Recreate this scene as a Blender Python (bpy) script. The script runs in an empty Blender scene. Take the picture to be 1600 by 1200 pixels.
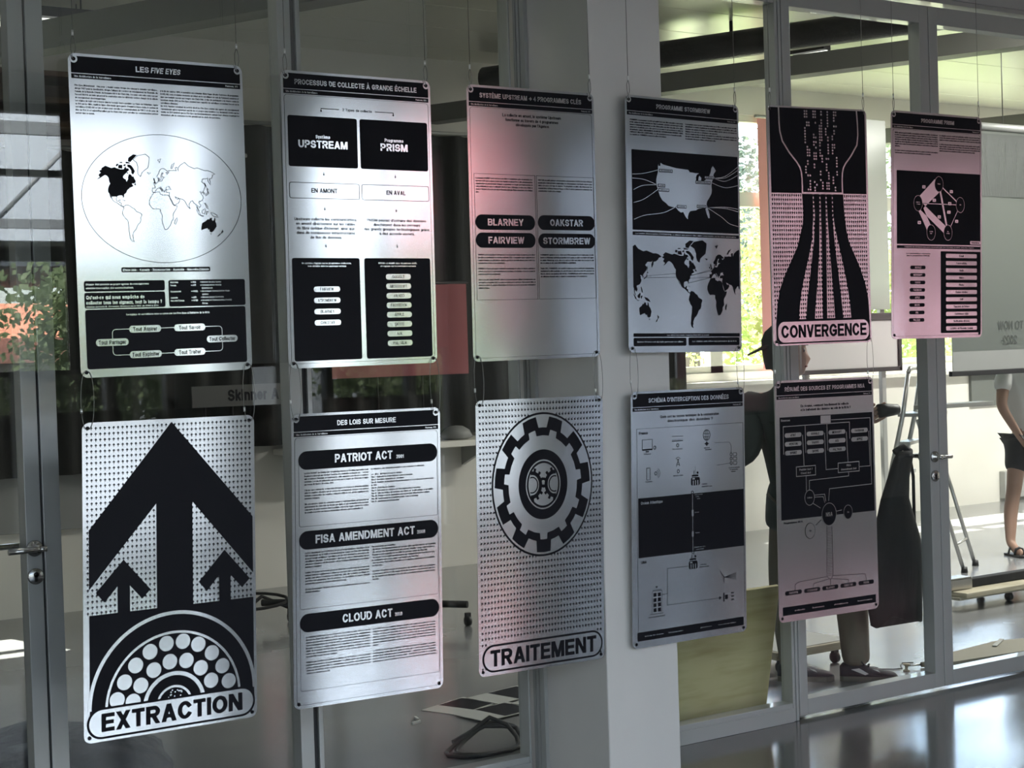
import bpy, bmesh, math, random
from mathutils import Vector, Matrix
from mathutils.geometry import tessellate_polygon
random.seed(7)
S = bpy.context.scene
COL = S.collection
PI = math.pi

# ------------------------------------------------------------------ camera, sky, sun, exposure
cam_d = bpy.data.cameras.new('camera')
cam_d.sensor_width = 36.0
cam_d.lens = 57.57
cam_d.clip_end = 300
cam = bpy.data.objects.new('camera', cam_d)
COL.objects.link(cam)
def cam_matrix(yaw, pitch, roll, loc):
    cy, sy, cp, sp = math.cos(yaw), math.sin(yaw), math.cos(pitch), math.sin(pitch)
    f = Vector((sy*cp, cy*cp, sp)); r = Vector((cy, -sy, 0)); u = r.cross(f)
    c, s = math.cos(roll), math.sin(roll)
    X, Y = c*r + s*u, -s*r + c*u
    m = Matrix((X, Y, -f)).transposed().to_4x4()
    m.translation = loc
    return m
cam.matrix_world = cam_matrix(math.radians(34.33085), math.radians(-1.21155), math.radians(-1.79683), Vector((0, -4.69106, 1.66)))
S.camera = cam

world = bpy.data.worlds.new('sky'); S.world = world
world.use_nodes = True
wn = world.node_tree; wn.nodes.clear()
w_out = wn.nodes.new('ShaderNodeOutputWorld'); w_bg = wn.nodes.new('ShaderNodeBackground')
w_sky = wn.nodes.new('ShaderNodeTexSky')
w_sky.sky_type = 'NISHITA'; w_sky.sun_disc = False
w_sky.sun_elevation = math.radians(66); w_sky.sun_rotation = math.radians(10)
w_sky.air_density = 1.0; w_sky.dust_density = 2.0
w_cl = wn.nodes.new('ShaderNodeTexNoise'); w_cl.inputs['Scale'].default_value = 2.2; w_cl.inputs['Detail'].default_value = 5
w_rp = wn.nodes.new('ShaderNodeValToRGB')
w_rp.color_ramp.elements[0].position = .42; w_rp.color_ramp.elements[1].position = .6
w_mx = wn.nodes.new('ShaderNodeMixRGB'); w_mx.inputs['Color2'].default_value = (10.2, 11.2, 12.4, 1)
w_tc = wn.nodes.new('ShaderNodeTexCoord')
wn.links.new(w_tc.outputs['Generated'], w_cl.inputs['Vector'])
wn.links.new(w_cl.outputs['Fac'], w_rp.inputs['Fac'])
wn.links.new(w_rp.outputs['Color'], w_mx.inputs['Fac'])
wn.links.new(w_sky.outputs['Color'], w_mx.inputs['Color1'])
wn.links.new(w_mx.outputs['Color'], w_bg.inputs['Color'])
w_bg.inputs['Strength'].default_value = SKY_STRENGTH = 1.15
wn.links.new(w_bg.outputs['Background'], w_out.inputs['Surface'])

sun_d = bpy.data.lights.new('sun', 'SUN'); sun_d.energy = 38.0; sun_d.angle = math.radians(.6); sun_d.color = (1, .95, .86)
sun = bpy.data.objects.new('sun', sun_d); COL.objects.link(sun)
sun.rotation_euler = (math.radians(-24), math.radians(-6), 0)   # high sun beyond the far windows
sun.location = (8, 20, 30)

def portal(name, x0, x1, y, z0, z1, into):                     # daylight portals in the window openings
    d = bpy.data.lights.new(name, 'AREA'); d.shape = 'RECTANGLE'; d.size = x1-x0; d.size_y = z1-z0
    d.cycles.is_portal = True
    o = bpy.data.objects.new(name, d); COL.objects.link(o)
    o.location = ((x0+x1)/2, y, (z0+z1)/2); o.rotation_euler = (math.radians(90 if into > 0 else -90), 0, 0)
portal('daylight_far_window', 9.0, 14.9, 6.12, 1.44, 3.65, -1)
portal('daylight_corridor_window', -3.2, 4.95, -6.12, .12, 3.4, 1)
def fill_light(x, y, z, sx, sy, power, col=(1, .97, .92)):
    d = bpy.data.lights.new('fill_lamp_light', 'AREA'); d.shape = 'RECTANGLE'; d.size = sx; d.size_y = sy
    d.energy = power; d.color = col
    o = bpy.data.objects.new('fill_lamp_light', d); COL.objects.link(o); o.location = (x, y, z)
    return o

for _x, _y, _p in ((1.5, 1.2, 6), (4.6, 1.2, 6), (7.4, 1.2, 25), (9.2, 1.2, 265), (12.9, 2.4, 470)): fill_light(_x, _y, 3.80, 1.2, .3, _p)  # out-of-view fill lamps, added to brighten the room behind the glass
S.view_settings.view_transform = 'Standard'; S.view_settings.look = 'None'
S.view_settings.exposure = 0.0; S.view_settings.gamma = 1.0; S.view_settings.use_curve_mapping = False
S.cycles.max_bounces = 10; S.cycles.diffuse_bounces = 5; S.cycles.glossy_bounces = 5; S.cycles.transparent_max_bounces = 16
S.cycles.caustics_reflective = False; S.cycles.caustics_refractive = False
S.cycles.sample_clamp_indirect = 6.0

# ------------------------------------------------------------------ materials
MATS = {}
def mat(name, col, rough=.5, metal=0, coat=0, spec=.5, noise=None, bump=None, aniso=0, trans=0, emit=None):
    if name in MATS: return MATS[name]
    m = bpy.data.materials.new(name); m.use_nodes = True; MATS[name] = m
    nt = m.node_tree; b = nt.nodes['Principled BSDF']
    b.inputs['Base Color'].default_value = (*col, 1); b.inputs['Roughness'].default_value = rough
    b.inputs['Metallic'].default_value = metal; b.inputs['Coat Weight'].default_value = coat
    b.inputs['Coat Roughness'].default_value = .02; b.inputs['Specular IOR Level'].default_value = spec
    tc = nt.nodes.new('ShaderNodeTexCoord')
    if noise:                                                  # (scale, scale xyz, second colour, low, high)
        sc, xyz, c2, lo, hi = noise
        mp = nt.nodes.new('ShaderNodeMapping'); mp.inputs['Scale'].default_value = xyz
        nz = nt.nodes.new('ShaderNodeTexNoise'); nz.inputs['Scale'].default_value = sc; nz.inputs['Detail'].default_value = 4
        rp = nt.nodes.new('ShaderNodeValToRGB')
        rp.color_ramp.elements[0].position = lo; rp.color_ramp.elements[0].color = (*col, 1)
        rp.color_ramp.elements[1].position = hi; rp.color_ramp.elements[1].color = (*c2, 1)
        nt.links.new(tc.outputs['Object'], mp.inputs['Vector']); nt.links.new(mp.outputs['Vector'], nz.inputs['Vector'])
        nt.links.new(nz.outputs['Fac'], rp.inputs['Fac']); nt.links.new(rp.outputs['Color'], b.inputs['Base Color'])
    if bump:                                                   # (scale, xyz, distance)
        sc, xyz, dist = bump
        mp = nt.nodes.new('ShaderNodeMapping'); mp.inputs['Scale'].default_value = xyz
        nz = nt.nodes.new('ShaderNodeTexNoise'); nz.inputs['Scale'].default_value = sc; nz.inputs['Detail'].default_value = 0 if sc < 3 else 2
        bp = nt.nodes.new('ShaderNodeBump'); bp.inputs['Distance'].default_value = dist; bp.inputs['Strength'].default_value = 1
        nt.links.new(tc.outputs['Object'], mp.inputs['Vector']); nt.links.new(mp.outputs['Vector'], nz.inputs['Vector'])
        nt.links.new(nz.outputs['Fac'], bp.inputs['Height']); nt.links.new(bp.outputs['Normal'], b.inputs['Normal'])
    if aniso:
        b.inputs['Anisotropic'].default_value = aniso
        cx = nt.nodes.new('ShaderNodeCombineXYZ'); cx.inputs[2].default_value = 1
        nt.links.new(cx.outputs[0], b.inputs['Tangent'])
    if emit:
        b.inputs['Emission Color'].default_value = (*emit[0], 1); b.inputs['Emission Strength'].default_value = emit[1]
    return m
def glass_mat(name, tint, refl):
    m = bpy.data.materials.new(name); m.use_nodes = True; MATS[name] = m
    nt = m.node_tree; nt.nodes.clear()
    o = nt.nodes.new('ShaderNodeOutputMaterial'); mx = nt.nodes.new('ShaderNodeMixShader')
    t = nt.nodes.new('ShaderNodeBsdfTransparent'); t.inputs[0].default_value = (*tint, 1)
    g = nt.nodes.new('ShaderNodeBsdfGlossy'); g.inputs['Roughness'].default_value = 0.0
    lw = nt.nodes.new('ShaderNodeLayerWeight'); lw.inputs['Blend'].default_value = .5
    pw = nt.nodes.new('ShaderNodeMath'); pw.operation = 'POWER'; pw.inputs[1].default_value = 5
    mu = nt.nodes.new('ShaderNodeMath'); mu.operation = 'MULTIPLY_ADD'; mu.inputs[1].default_value = .96*refl; mu.inputs[2].default_value = .04*refl; mu.use_clamp = True
    nt.links.new(lw.outputs['Facing'], pw.inputs[0]); nt.links.new(pw.outputs[0], mu.inputs[0]); nt.links.new(mu.outputs[0], mx.inputs[0])
    nt.links.new(t.outputs[0], mx.inputs[1]); nt.links.new(g.outputs[0], mx.inputs[2]); nt.links.new(mx.outputs[0], o.inputs[0])
    return m
GLASS = glass_mat('partition_glass', (.95, .965, .955), .7)
SCREEN = glass_mat('reflection_pane_glass', (.96, .97, .965), 2.4)
WGLASS = glass_mat('window_glass', (.98, .99, .985), .8)
FRAME = mat('anodised_frame', (.37, .375, .36), .38, .25, .35)
FRAME_D = mat('frame_seal', (.01, .01, .012), .6)
COLUMN = mat('painted_column', (.60, .575, .55), .5, noise=(2.5, (1, 1, .6), (.56, .54, .52), .4, .7))
WHITE = mat('white_wall_paint', (.72, .70, .64), .6, noise=(1.4, (1, 1, 1), (.66, .64, .58), .4, .7))
CEIL = mat('metal_ceiling_panel', (.55, .55, .47), .28, .35, bump=(1.2, (1, 1, 1), .004))
CEIL_C = mat('corridor_ceiling', (.62, .60, .54), .7)
FLOOR = mat('polished_grey_floor', (.085, .09, .095), .14, 0, .05, spec=.6, noise=(1.6, (1, 1, 1), (.12, .12, .12), .35, .75), bump=(2.2, (1, 1, 1), .0012))
FLOOR_LIT = mat('workshop_floor_lit', (.20, .205, .21), .2, 0, .1, spec=.9, noise=(1.6, (1, 1, 1), (.25, .25, .25), .35, .75), bump=(2.2, (1, 1, 1), .0012))  # same floor, paler: the window light it mirrors is put into its colour
BEAM = mat('grey_beam_paint', (.16, .16, .14), .5)
DUCT = mat('black_duct', (.018, .018, .018), .45, bump=(60, (1, 1, 1), .004))
BLACKF = mat('black_fabric', (.005, .005, .006), .85, bump=(25, (1, 1, .3), .004))
CURT = mat('black_curtain', (.011, .012, .011), .8, bump=(9, (1, 1, .1), .01))
REDF = mat('red_banner_fabric', (.62, .27, .25), .7)
INK = mat('black_ink', (.006, .006, .009), .5, spec=.12)
METAL = mat('brushed_aluminium', (.64, .66, .695), .13, 1.0, aniso=.62, bump=(1.15, (2.0, 1, .8), .0075))
WIRE = mat('steel_wire', (.16, .16, .15), .4, .8)
CRIMP = mat('aluminium_crimp', (.75, .75, .72), .3, .7)
STEEL = mat('brushed_steel_handle', (.42, .41, .39), .25, 1.0)
STEEL_D = mat('dark_keyhole', (.012, .012, .012), .4, .5)
ALU = mat('ladder_aluminium', (.50, .50, .48), .35, .8)
PINE = mat('pine_board', (.52, .47, .25), .6, noise=(3.0, (1.2, 1, 9), (.40, .35, .16), .45, .75))
PLY = mat('plywood_edge', (.42, .38, .28), .6, noise=(6, (1, 1, 14), (.30, .27, .19), .4, .7))
PAPER = mat('white_paper', (.42, .42, .39), .7)
CARD = mat('grey_cardboard', (.30, .28, .22), .8)
RUBBER = mat('black_rubber', (.012, .012, .013), .5)
GREYB = mat('grey_board', (.24, .245, .24), .55)
DKWOOD = mat('dark_wood', (.075, .040, .022), .6, noise=(4, (1, 1, 8), (.045, .025, .015), .4, .7))
BOARDW = mat('whiteboard_enamel', (.50, .53, .47), .3)
PINKW = mat('projection_cloth', (.70, .66, .66), .7)
SKIN = mat('skin', (.36, .22, .16), .5)
JACKET = mat('dark_green_jacket', (.020, .030, .026), .8, bump=(14, (1, 1, .4), .006))
TROUS = mat('olive_trousers', (.11, .10, .072), .8, bump=(12, (1, 1, .5), .008))
SHOE = mat('navy_suede', (.005, .007, .013), .8)
SOLE = mat('grey_shoe_sole', (.10, .095, .075), .6)
STRIPE = mat('pale_shoe_stripe', (.50, .50, .50), .5)
CAPM = mat('dark_cap', (.018, .020, .018), .8)
HAIR = mat('dark_hair', (.02, .016, .012), .7)
TSHIRT = mat('white_tshirt', (.66, .66, .64), .8)
SHORTS = mat('black_shorts', (.02, .02, .022), .8)
PRINTG = mat('grey_print', (.055, .06, .057), .6)
LEAF = [mat('bright_leaf', (.34, .42, .12), .6), mat('mid_leaf', (.17, .22, .11), .6), mat('dark_leaf', (.16, .20, .16), .6)]
for _l in LEAF:
    _b = _l.node_tree.nodes['Principled BSDF']; _b.inputs['Subsurface Weight'].default_value = 0
    _nt = _l.node_tree; _o = _nt.nodes['Material Output']
    _t = _nt.nodes.new('ShaderNodeBsdfTranslucent'); _t.inputs[0].default_value = _b.inputs['Base Color'].default_value
    _m = _nt.nodes.new('ShaderNodeMixShader'); _m.inputs[0].default_value = .6
    _nt.links.new(_b.outputs[0], _m.inputs[1]); _nt.links.new(_t.outputs[0], _m.inputs[2]); _nt.links.new(_m.outputs[0], _o.inputs[0])
BARK = mat('bark', (.09, .07, .05), .9)
GRASS = mat('grass', (.27, .285, .18), .9)
ROOF = mat('red_roof_tile', (.50, .20, .12), .8)
HOUSE = mat('pale_render', (.6, .56, .5), .8)
LAMPW = mat('lamp_diffuser', (.9, .9, .9), .4, emit=((1, .97, .9), 2.2))

# ------------------------------------------------------------------ object helpers
def tag(o, label=None, cat=None, group=None, kind=None):
    if label: o['label'] = label
    if cat: o['category'] = cat
    if group: o['group'] = group
    if kind: o['kind'] = kind
    return o
def empty(name, loc, label=None, cat=None, group=None, kind=None):
    o = bpy.data.objects.new(name, None); COL.objects.link(o); o.location = loc; o.empty_display_size = .1
    return tag(o, label, cat, group, kind)
class MB:
    """collects shapes in world space; build() links them as ONE mesh object"""
    def __init__(s): s.v = []; s.f = []; s.m = []; s.sm = []
    def face(s, pts, mi=0, smooth=False):
        n = len(s.v); s.v += [tuple(p) for p in pts]; s.f.append(tuple(range(n, n+len(pts)))); s.m.append(mi); s.sm.append(smooth)
    def grid(s, rows, mi=0, smooth=True, close=False):
        n = len(s.v); w = len(rows[0])
        for r in rows: s.v += [tuple(p) for p in r]
        for i in range(len(rows)-1):
            for j in range(w if close else w-1):
                a, b = n+i*w+j, n+i*w+(j+1) % w
                s.f.append((a, b, b+w, a+w)); s.m.append(mi); s.sm.append(smooth)
    def box(s, a, b, mi=0, M=None):
        x0, y0, z0 = a; x1, y1, z1 = b
        p = [Vector(c) for c in ((x0,y0,z0),(x1,y0,z0),(x1,y1,z0),(x0,y1,z0),(x0,y0,z1),(x1,y0,z1),(x1,y1,z1),(x0,y1,z1))]
        if M is not None: p = [M @ q for q in p]
        n = len(s.v); s.v += [tuple(q) for q in p]
        for f in ((0,3,2,1),(4,5,6,7),(0,1,5,4),(1,2,6,5),(2,3,7,6),(3,0,4,7)):
            s.f.append(tuple(n+i for i in f)); s.m.append(mi); s.sm.append(False)
        return s
    def bbox(s, a, b, r=.004, mi=0, M=None):                   # bevelled box
        bm = bmesh.new(); bmesh.ops.create_cube(bm, size=1)
        for v in bm.verts: v.co = Vector([a[i] + (v.co[i]+.5)*(b[i]-a[i]) for i in range(3)])
        bmesh.ops.bevel(bm, geom=list(bm.edges), offset=r, segments=2, profile=.5, affect='EDGES')
        n = len(s.v); bm.verts.index_update()
        s.v += [tuple(M @ v.co if M is not None else v.co) for v in bm.verts]
        for f in bm.faces: s.f.append(tuple(n+v.index for v in f.verts)); s.m.append(mi); s.sm.append(False)
        bm.free(); return s
    def tube(s, pts, r, n=8, mi=0, cap=True):
        pts = [Vector(p) for p in pts]; rows = []
        rr = r if isinstance(r, (list, tuple)) else [r]*len(pts)
        t0 = (pts[1]-pts[0]).normalized()
        up = Vector((0, 0, 1)) if abs(t0.z) < .9 else Vector((1, 0, 0))
        a = t0.cross(up).normalized()
        for i, p in enumerate(pts):
            t = (pts[min(i+1, len(pts)-1)]-pts[max(i-1, 0)]).normalized()
            a = (a - t*a.dot(t)).normalized(); b = t.cross(a)
            rows.append([p + (a*math.cos(2*PI*k/n) + b*math.sin(2*PI*k/n))*rr[i] for k in range(n)])
        s.grid(rows, mi, True, True)
        if cap: s.face(rows[0][::-1], mi); s.face(rows[-1], mi)
        return s
    def loft(s, rings, mi=0, n=20, cap=True, smooth=True, power=2.0):
        """rings: (centre, rx, ry, axis_x, axis_y)"""
        rows = []
        for c, rx, ry, ax, ay in rings:
            c = Vector(c); ax = Vector(ax); ay = Vector(ay); row = []
            for k in range(n):
                a = 2*PI*k/n; ca, sa = math.cos(a), math.sin(a)
                ca = math.copysign(abs(ca)**(2/power), ca); sa = math.copysign(abs(sa)**(2/power), sa)
                row.append(c + ax*rx*ca + ay*ry*sa)
            rows.append(row)
        s.grid(rows, mi, smooth, True)
        if cap: s.face(rows[0][::-1], mi); s.face(rows[-1], mi)
        return s
    def lathe(s, c, axis, prof, n=20, mi=0):
        c = Vector(c); axis = Vector(axis).normalized()
        up = Vector((0, 0, 1)) if abs(axis.z) < .9 else Vector((1, 0, 0))
        a = axis.cross(up).normalized(); b = axis.cross(a)
        rows = [[c + axis*h + (a*math.cos(2*PI*k/n)+b*math.sin(2*PI*k/n))*max(r, 1e-5) for k in range(n)] for r, h in prof]
        s.grid(rows, mi, True, True); return s
    def prism(s, poly, ext, mi=0):                             # flat polygon (3D points) extruded by vector ext
        e = Vector(ext); lo = [Vector(p) for p in poly]; hi = [p+e for p in lo]
        for t in tessellate_polygon([lo]):
            s.face([lo[i] for i in t], mi); s.face([hi[i] for i in reversed(t)], mi)
        n = len(lo)
        for i in range(n): s.face([lo[i], lo[(i+1) % n], hi[(i+1) % n], hi[i]], mi)
        return s
    def build(s, name, mats, parent=None, origin=None, fix=True):
        me = bpy.data.meshes.new(name)
        o = bpy.data.objects.new(name, me); COL.objects.link(o)
        if parent is not None:
            off = parent_loc(parent)
            o.parent = parent; vv = [(x-off[0], y-off[1], z-off[2]) for x, y, z in s.v]
        else:
            if origin is None:
                xs, ys, zs = zip(*s.v); origin = ((min(xs)+max(xs))/2, (min(ys)+max(ys))/2, min(zs))
            o.location = origin; vv = [(x-origin[0], y-origin[1], z-origin[2]) for x, y, z in s.v]
        me.from_pydata(vv, [], s.f)
        for m in (mats if isinstance(mats, (list, tuple)) else [mats]): me.materials.append(m)
        me.polygons.foreach_set('material_index', s.m); me.polygons.foreach_set('use_smooth', s.sm)
        if fix:
            bm = bmesh.new(); bm.from_mesh(me); bmesh.ops.remove_doubles(bm, verts=bm.verts, dist=1e-5)
            bmesh.ops.recalc_face_normals(bm, faces=bm.faces); bm.to_mesh(me); bm.free()
        me.update(); return o
def parent_loc(o):
    l = Vector((0, 0, 0))
    while o is not None: l += o.location; o = o.parent
    return l
def struct(o): o['kind'] = 'structure'; return o
def box_obj(name, a, b, m, parent=None, bevel=0):
    mb = MB()
    mb.bbox(a, b, bevel) if bevel else mb.box(a, b)
    return mb.build(name, m, parent)
# ------------------------------------------------------------------ the setting
G = .505                                                       # front plane of the glazed partition
struct(box_obj('floor', (-5, G+.035, -.1), (16.2, 6.2, 0), FLOOR_LIT)); struct(box_obj('floor_corridor', (-5, -6.2, -.1), (16.2, G+.035, 0), FLOOR))
mb = MB()                                                      # far ceiling of metal panels, thin joints between them
y = G+.1
while y < 6.1:
    mb.bbox((-5, y, 3.9), (16.2, min(y+.615, 6.2), 3.96), .004); y += .622
mb.box((-5, G, 3.95), (16.2, 6.2, 4.05))
struct(mb.build('ceiling', CEIL))
struct(box_obj('ceiling_corridor', (-5, -6.2, 3.6), (16.2, G-.05, 3.7), CEIL_C))
# far wall with window openings
FX0, FX1, FZ0, FZ1 = 9.0, 14.9, 1.44, 3.65
mb = MB()
mb.box((-5, 6, 0), (16.2, 6.2, 1.30)); mb.box((-5, 6, 1.30), (1.6, 6.2, 4)); mb.box((2.9, 6, 1.30), (FX0, 6.2, 4))
mb.box((FX1, 6, 1.30), (16.2, 6.2, 4)); mb.box((1.6, 6, FZ1), (2.9, 6.2, 4)); mb.box((FX0, 6, FZ1), (FX1, 6.2, 4))
mb.box((FX0, 6, 1.30), (FX1, 6.2, 1.40)); mb.box((1.6, 6, 1.3), (2.9, 6.2, 1.44))
struct(mb.build('wall_far', WHITE))
struct(box_obj('wall_right', (16, -6.2, 0), (16.2, 6.2, 4), WHITE))
struct(box_obj('wall_left', (-5.2, -6.2, 0), (-5, 6.2, 4), WHITE))
BACKP = mat('corridor_wall_paint', (.46, .46, .465), .6)
BX = [(-3.2, 4.95), (5.55, 7.5), (7.9, 9.55), (9.9, 13.2)]                  # openings of the corridor's window wall
BZ0, BZ1 = .12, 3.4
mb = MB()
mb.box((-5, -6.2, 0), (16.2, -6, BZ0)); mb.box((-5, -6.2, BZ1), (16.2, -6, 3.7))
xs = [-5]+[v for p in BX for v in p]+[16.2]
for i in range(0, len(xs), 2): mb.box((xs[i], -6.2, BZ0), (xs[i+1], -6, BZ1))
mb.box((9.9, -6.2, BZ0), (13.2, -6, .95))
struct(mb.build('wall_corridor', BACKP))
# column between the glazed bays
mb = MB(); mb.bbox((3.619, .05, 0), (3.957, .56, 3.62), .006)
struct(mb.build('wall_column', COLUMN))
mb = MB()
for x0, x1 in ((3.603, 3.6185),): 
    mb.box((x0, .43, 0), (x1, .46, 3.4)); mb.box((x0, .466, 0), (x1, .482, 3.4)); mb.box((x0, .488, 0), (x1, G-.001, 3.4))
struct(mb.build('trim_1', FRAME))
# header over the partition
mb = MB()
mb.box((-5, G, 3.215), (3.615, G+.09, 3.9)); mb.box((3.96, G, 3.215), (16.2, G+.09, 3.9)); mb.box((3.615, .57, 3.2), (3.96, G+.09, 3.9))
mb.box((-5, G-.012, 3.235), (3.615, G, 3.6)); mb.box((3.96, G-.012, 3.235), (16.2, G, 3.6))
struct(mb.build('wall_header', FRAME))
def post(name, spans, z1=3.2, seal=()):
    mb = MB()
    for x0, x1 in spans: mb.bbox((x0, G, .001), (x1, G+.07, z1), .002)
    for x0, x1 in seal: mb.box((x0, G+.012, .001), (x1, G+.06, z1), 1)
    return struct(mb.build(name, [FRAME, FRAME_D]))
post('trim_2', [(1.709, 1.766)], seal=[(1.7022, 1.7088)])
post('trim_3', [(2.600, 2.652), (2.672, 2.690)], seal=[(2.6525, 2.6715)])
post('trim_4', [(3.580, 3.588)], seal=())
post('trim_5', [(4.978, 4.994), (4.998, 5.014)], seal=[(4.9945, 4.9975)])
def pane(name, x0, x1, z0, z1, parent, y=G+.052):
    return box_obj(name, (x0, y, z0), (x1, y+.008, z1), GLASS, parent)
def fixed_bay(name, x0, x1):
    mb = MB(); mb.bbox((x0, G, .001), (x1, G+.07, .083), .003); mb.box((x0, G+.002, 3.12), (x1, G+.07, 3.215))
    mb.box((x0, G-.006, .001), (x1, G, .06))
    o = struct(mb.build(name, FRAME)); pane('glass_pane', x0+.001, x1-.001, .083, 3.12, o)
    return o
fixed_bay('window_1', 1.767, 2.599); fixed_bay('window_2', 2.691, 3.579); fixed_bay('window_3', 3.958, 4.977)
fixed_bay('window_4', 6.91, 9.6); fixed_bay('window_5', -4.99, .70)
def lever(parent, rx, rz, x0, x1, side=-1, lock=True):
    yf = G if side < 0 else G+.07
    mb = MB(); mb.lathe((rx, yf, rz), (0, side, 0), [(0, 0), (.026, 0), (.0265, .006), (.024, .009), (.012, .010), (.011, .05), (0, .05)], 28)
    a = rx; d = yf+side*.047
    mb.tube([(rx, yf+side*.02, rz), (a, d, rz), (x0 if abs(x0-rx) > abs(x1-rx) else x1, d, rz-.001)], .0095, 12)
    far = x1 if abs(x0-rx) > abs(x1-rx) else x0
    mb.tube([(rx, d, rz), (far, d, rz)], .0095, 12)
    h = mb.build('door_handle', STEEL, parent)
    if lock:
        mb = MB(); mb.lathe((rx, yf, rz-.09), (0, side, 0), [(0, 0), (.026, 0), (.0265, .006), (.024, .009), (0, .009)], 28)
        r = mb.build('lock_rosette', STEEL, parent)
        mb = MB(); c = yf+side*.0095
        mb.lathe((rx, c, rz-.084), (0, side, 0), [(0, -.001), (.0085, 0), (.0085, .001), (0, .001)], 16)
        mb.box((rx-.005, min(c, c+side*.001), rz-.106), (rx+.005, max(c, c+side*.001), rz-.084))
        mb.build('keyhole', STEEL_D, r)
    return h
def leaf(name, x0, x1, sl, sr, zb=.088, zt=3.112, z1=3.195):
    mb = MB()
    mb.bbox((x0, G, .018), (x0+sl, G+.068, z1), .002); mb.bbox((x1-sr, G, .018), (x1, G+.068, z1), .002)
    mb.bbox((x0+sl, G, .018), (x1-sr, G+.068, zb), .002); mb.bbox((x0+sl, G, zt), (x1-sr, G+.068, z1), .002)
    o = struct(mb.build(name, [FRAME])); pane('glass_pane', x0+sl-.001, x1-sr+.001, zb-.004, zt+.004, o)
    return o
d1 = leaf('door_1', .72, 1.7015, .05, .0505)
lever(d1, 1.676, 1.071, 1.700, 1.578); lever(d1, 1.676, 1.071, 1.676, 1.57, 1, False)
d2 = leaf('door_2', 5.018, 5.952, .05, .06)
lever(d2, 5.920, 1.098, 5.896, 5.985); lever(d2, 5.920, 1.098, 5.925, 5.80, 1, False)
leaf('door_3', 5.956, 6.90, .06, .05)
# ------------------------------------------------------------------ far windows
LIGHTF = mat('white_window_frame', (.62, .62, .52), .5)
def outer_window(name, x0, x1, z0, z1, y0, y1, trans, mull, m=LIGHTF, blind=None):
    mb = MB(); t = .06
    mb.box((x0, y0, z0), (x1, y1, z0+t)); mb.box((x0, y0, z1-t), (x1, y1, z1))
    mb.box((x0, y0, z0), (x0+t, y1, z1)); mb.box((x1-t, y0, z0), (x1, y1, z1))
    for z, h in trans: mb.box((x0, y0, z), (x1, y1, z+h))
    for x, w in mull: mb.box((x-w/2, y0, z0), (x+w/2, y1, z1))
    o = struct(mb.build(name, m))
    box_obj('window_glass', (x0+t, (y0+y1)/2, z0+t), (x1-t, (y0+y1)/2+.006, z1-t), WGLASS, o)
    return o
outer_window('window_6', FX0, FX1, 1.40, FZ1, 6.02, 6.10, [(2.85, .125)], [(9.47, .14), (10.85, .12), (12.25, .14), (13.6, .14)])
outer_window('window_7', 1.6, 2.9, 1.44, FZ1, 6.04, 6.10, [(2.85, .1)], [])
struct(box_obj('trim_6', (FX0-.1, 5.86, 1.285), (FX1+.1, 6.0, 1.325), WHITE, bevel=.006))   # window board
# corridor window wall (seen only in the glass and in the metal)
DKF = mat('dark_window_frame', (.12, .125, .13), .5)
outer_window('window_8', BX[0][0], BX[0][1], BZ0, BZ1, -6.14, -6.04, [(2.35, .10), (2.92, .04)], [(x, .07) for x in (-1.9, -.6, .7, 2.0, 3.2, 4.45)], DKF)
outer_window('window_9', BX[1][0], BX[1][1], BZ0, BZ1, -6.14, -6.04, [(2.35, .08)], [(6.3, .06), (7.08, .07)], DKF)
outer_window('fill_window', BX[2][0], BX[2][1], BZ0, BZ1, -6.14, -6.04, [(2.35, .08)], [(8.72, .07)], DKF)  # opening added so the STORMBREW poster mirrors more daylight
outer_window('window_10', BX[3][0], BX[3][1], .95, BZ1, -6.14, -6.04, [(2.35, .08)], [(11.0, .08), (12.1, .08)], DKF)
REDT = bpy.data.materials.new('red_translucent_blind'); REDT.use_nodes = True
_nt = REDT.node_tree; _nt.nodes.clear(); _o = _nt.nodes.new('ShaderNodeOutputMaterial'); _m = _nt.nodes.new('ShaderNodeMixShader')
_a = _nt.nodes.new('ShaderNodeBsdfTransparent'); _a.inputs[0].default_value = (.19, .100, .102, 1)
_b = _nt.nodes.new('ShaderNodeBsdfTranslucent'); _b.inputs[0].default_value = (.42, .225, .225, 1); _m.inputs[0].default_value = .5
_nt.links.new(_a.outputs[0], _m.inputs[1]); _nt.links.new(_b.outputs[0], _m.inputs[2]); _nt.links.new(_m.outputs[0], _o.inputs[0])
def blind(x0, x1, z0, z1, label, group=None, m=None):
    t = empty('roller_blind', ((x0+x1)/2, -5.97, z0), label, 'blind', group)
    mb = MB(); mb.grid([[(x0+(x1-x0)*i/24, -5.97+.008*math.sin(i*1.9), z) for i in range(25)] for z in (z0, z1)])
    mb.build('blind_cloth', m or REDT, t, fix=False)
    mb = MB(); mb.tube([(x0, -5.97, z1+.02), (x1, -5.97, z1+.02)], .025, 12); mb.build('roller_tube', DKF, t)
    mb = MB(); mb.tube([(x0, -5.97, z0), (x1, -5.97, z0)], .008, 8); mb.build('bottom_bar', DKF, t)
blind(7.1, 7.48, 1.70, 3.36, 'narrow red roller blind mirrored in the glass between second and third poster columns')
GREYT = REDT.copy(); GREYT.name = 'grey_fill_blind'
for _n in GREYT.node_tree.nodes:
    if _n.type == 'BSDF_TRANSPARENT': _n.inputs[0].default_value = (.10, .102, .108, 1)
    if _n.type == 'BSDF_TRANSLUCENT': _n.inputs[0].default_value = (.24, .245, .26, 1)
blind(7.88, 9.57, .16, 3.36, 'added grey blind brightening the metal of the PROGRAMME STORMBREW poster', m=GREYT)  # unseen blind, added to brighten what this poster reflects
blind(9.92, 11.5, .98, 3.36, 'red roller blind mirrored in the metal of the poster titled CONVERGENCE')
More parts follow.
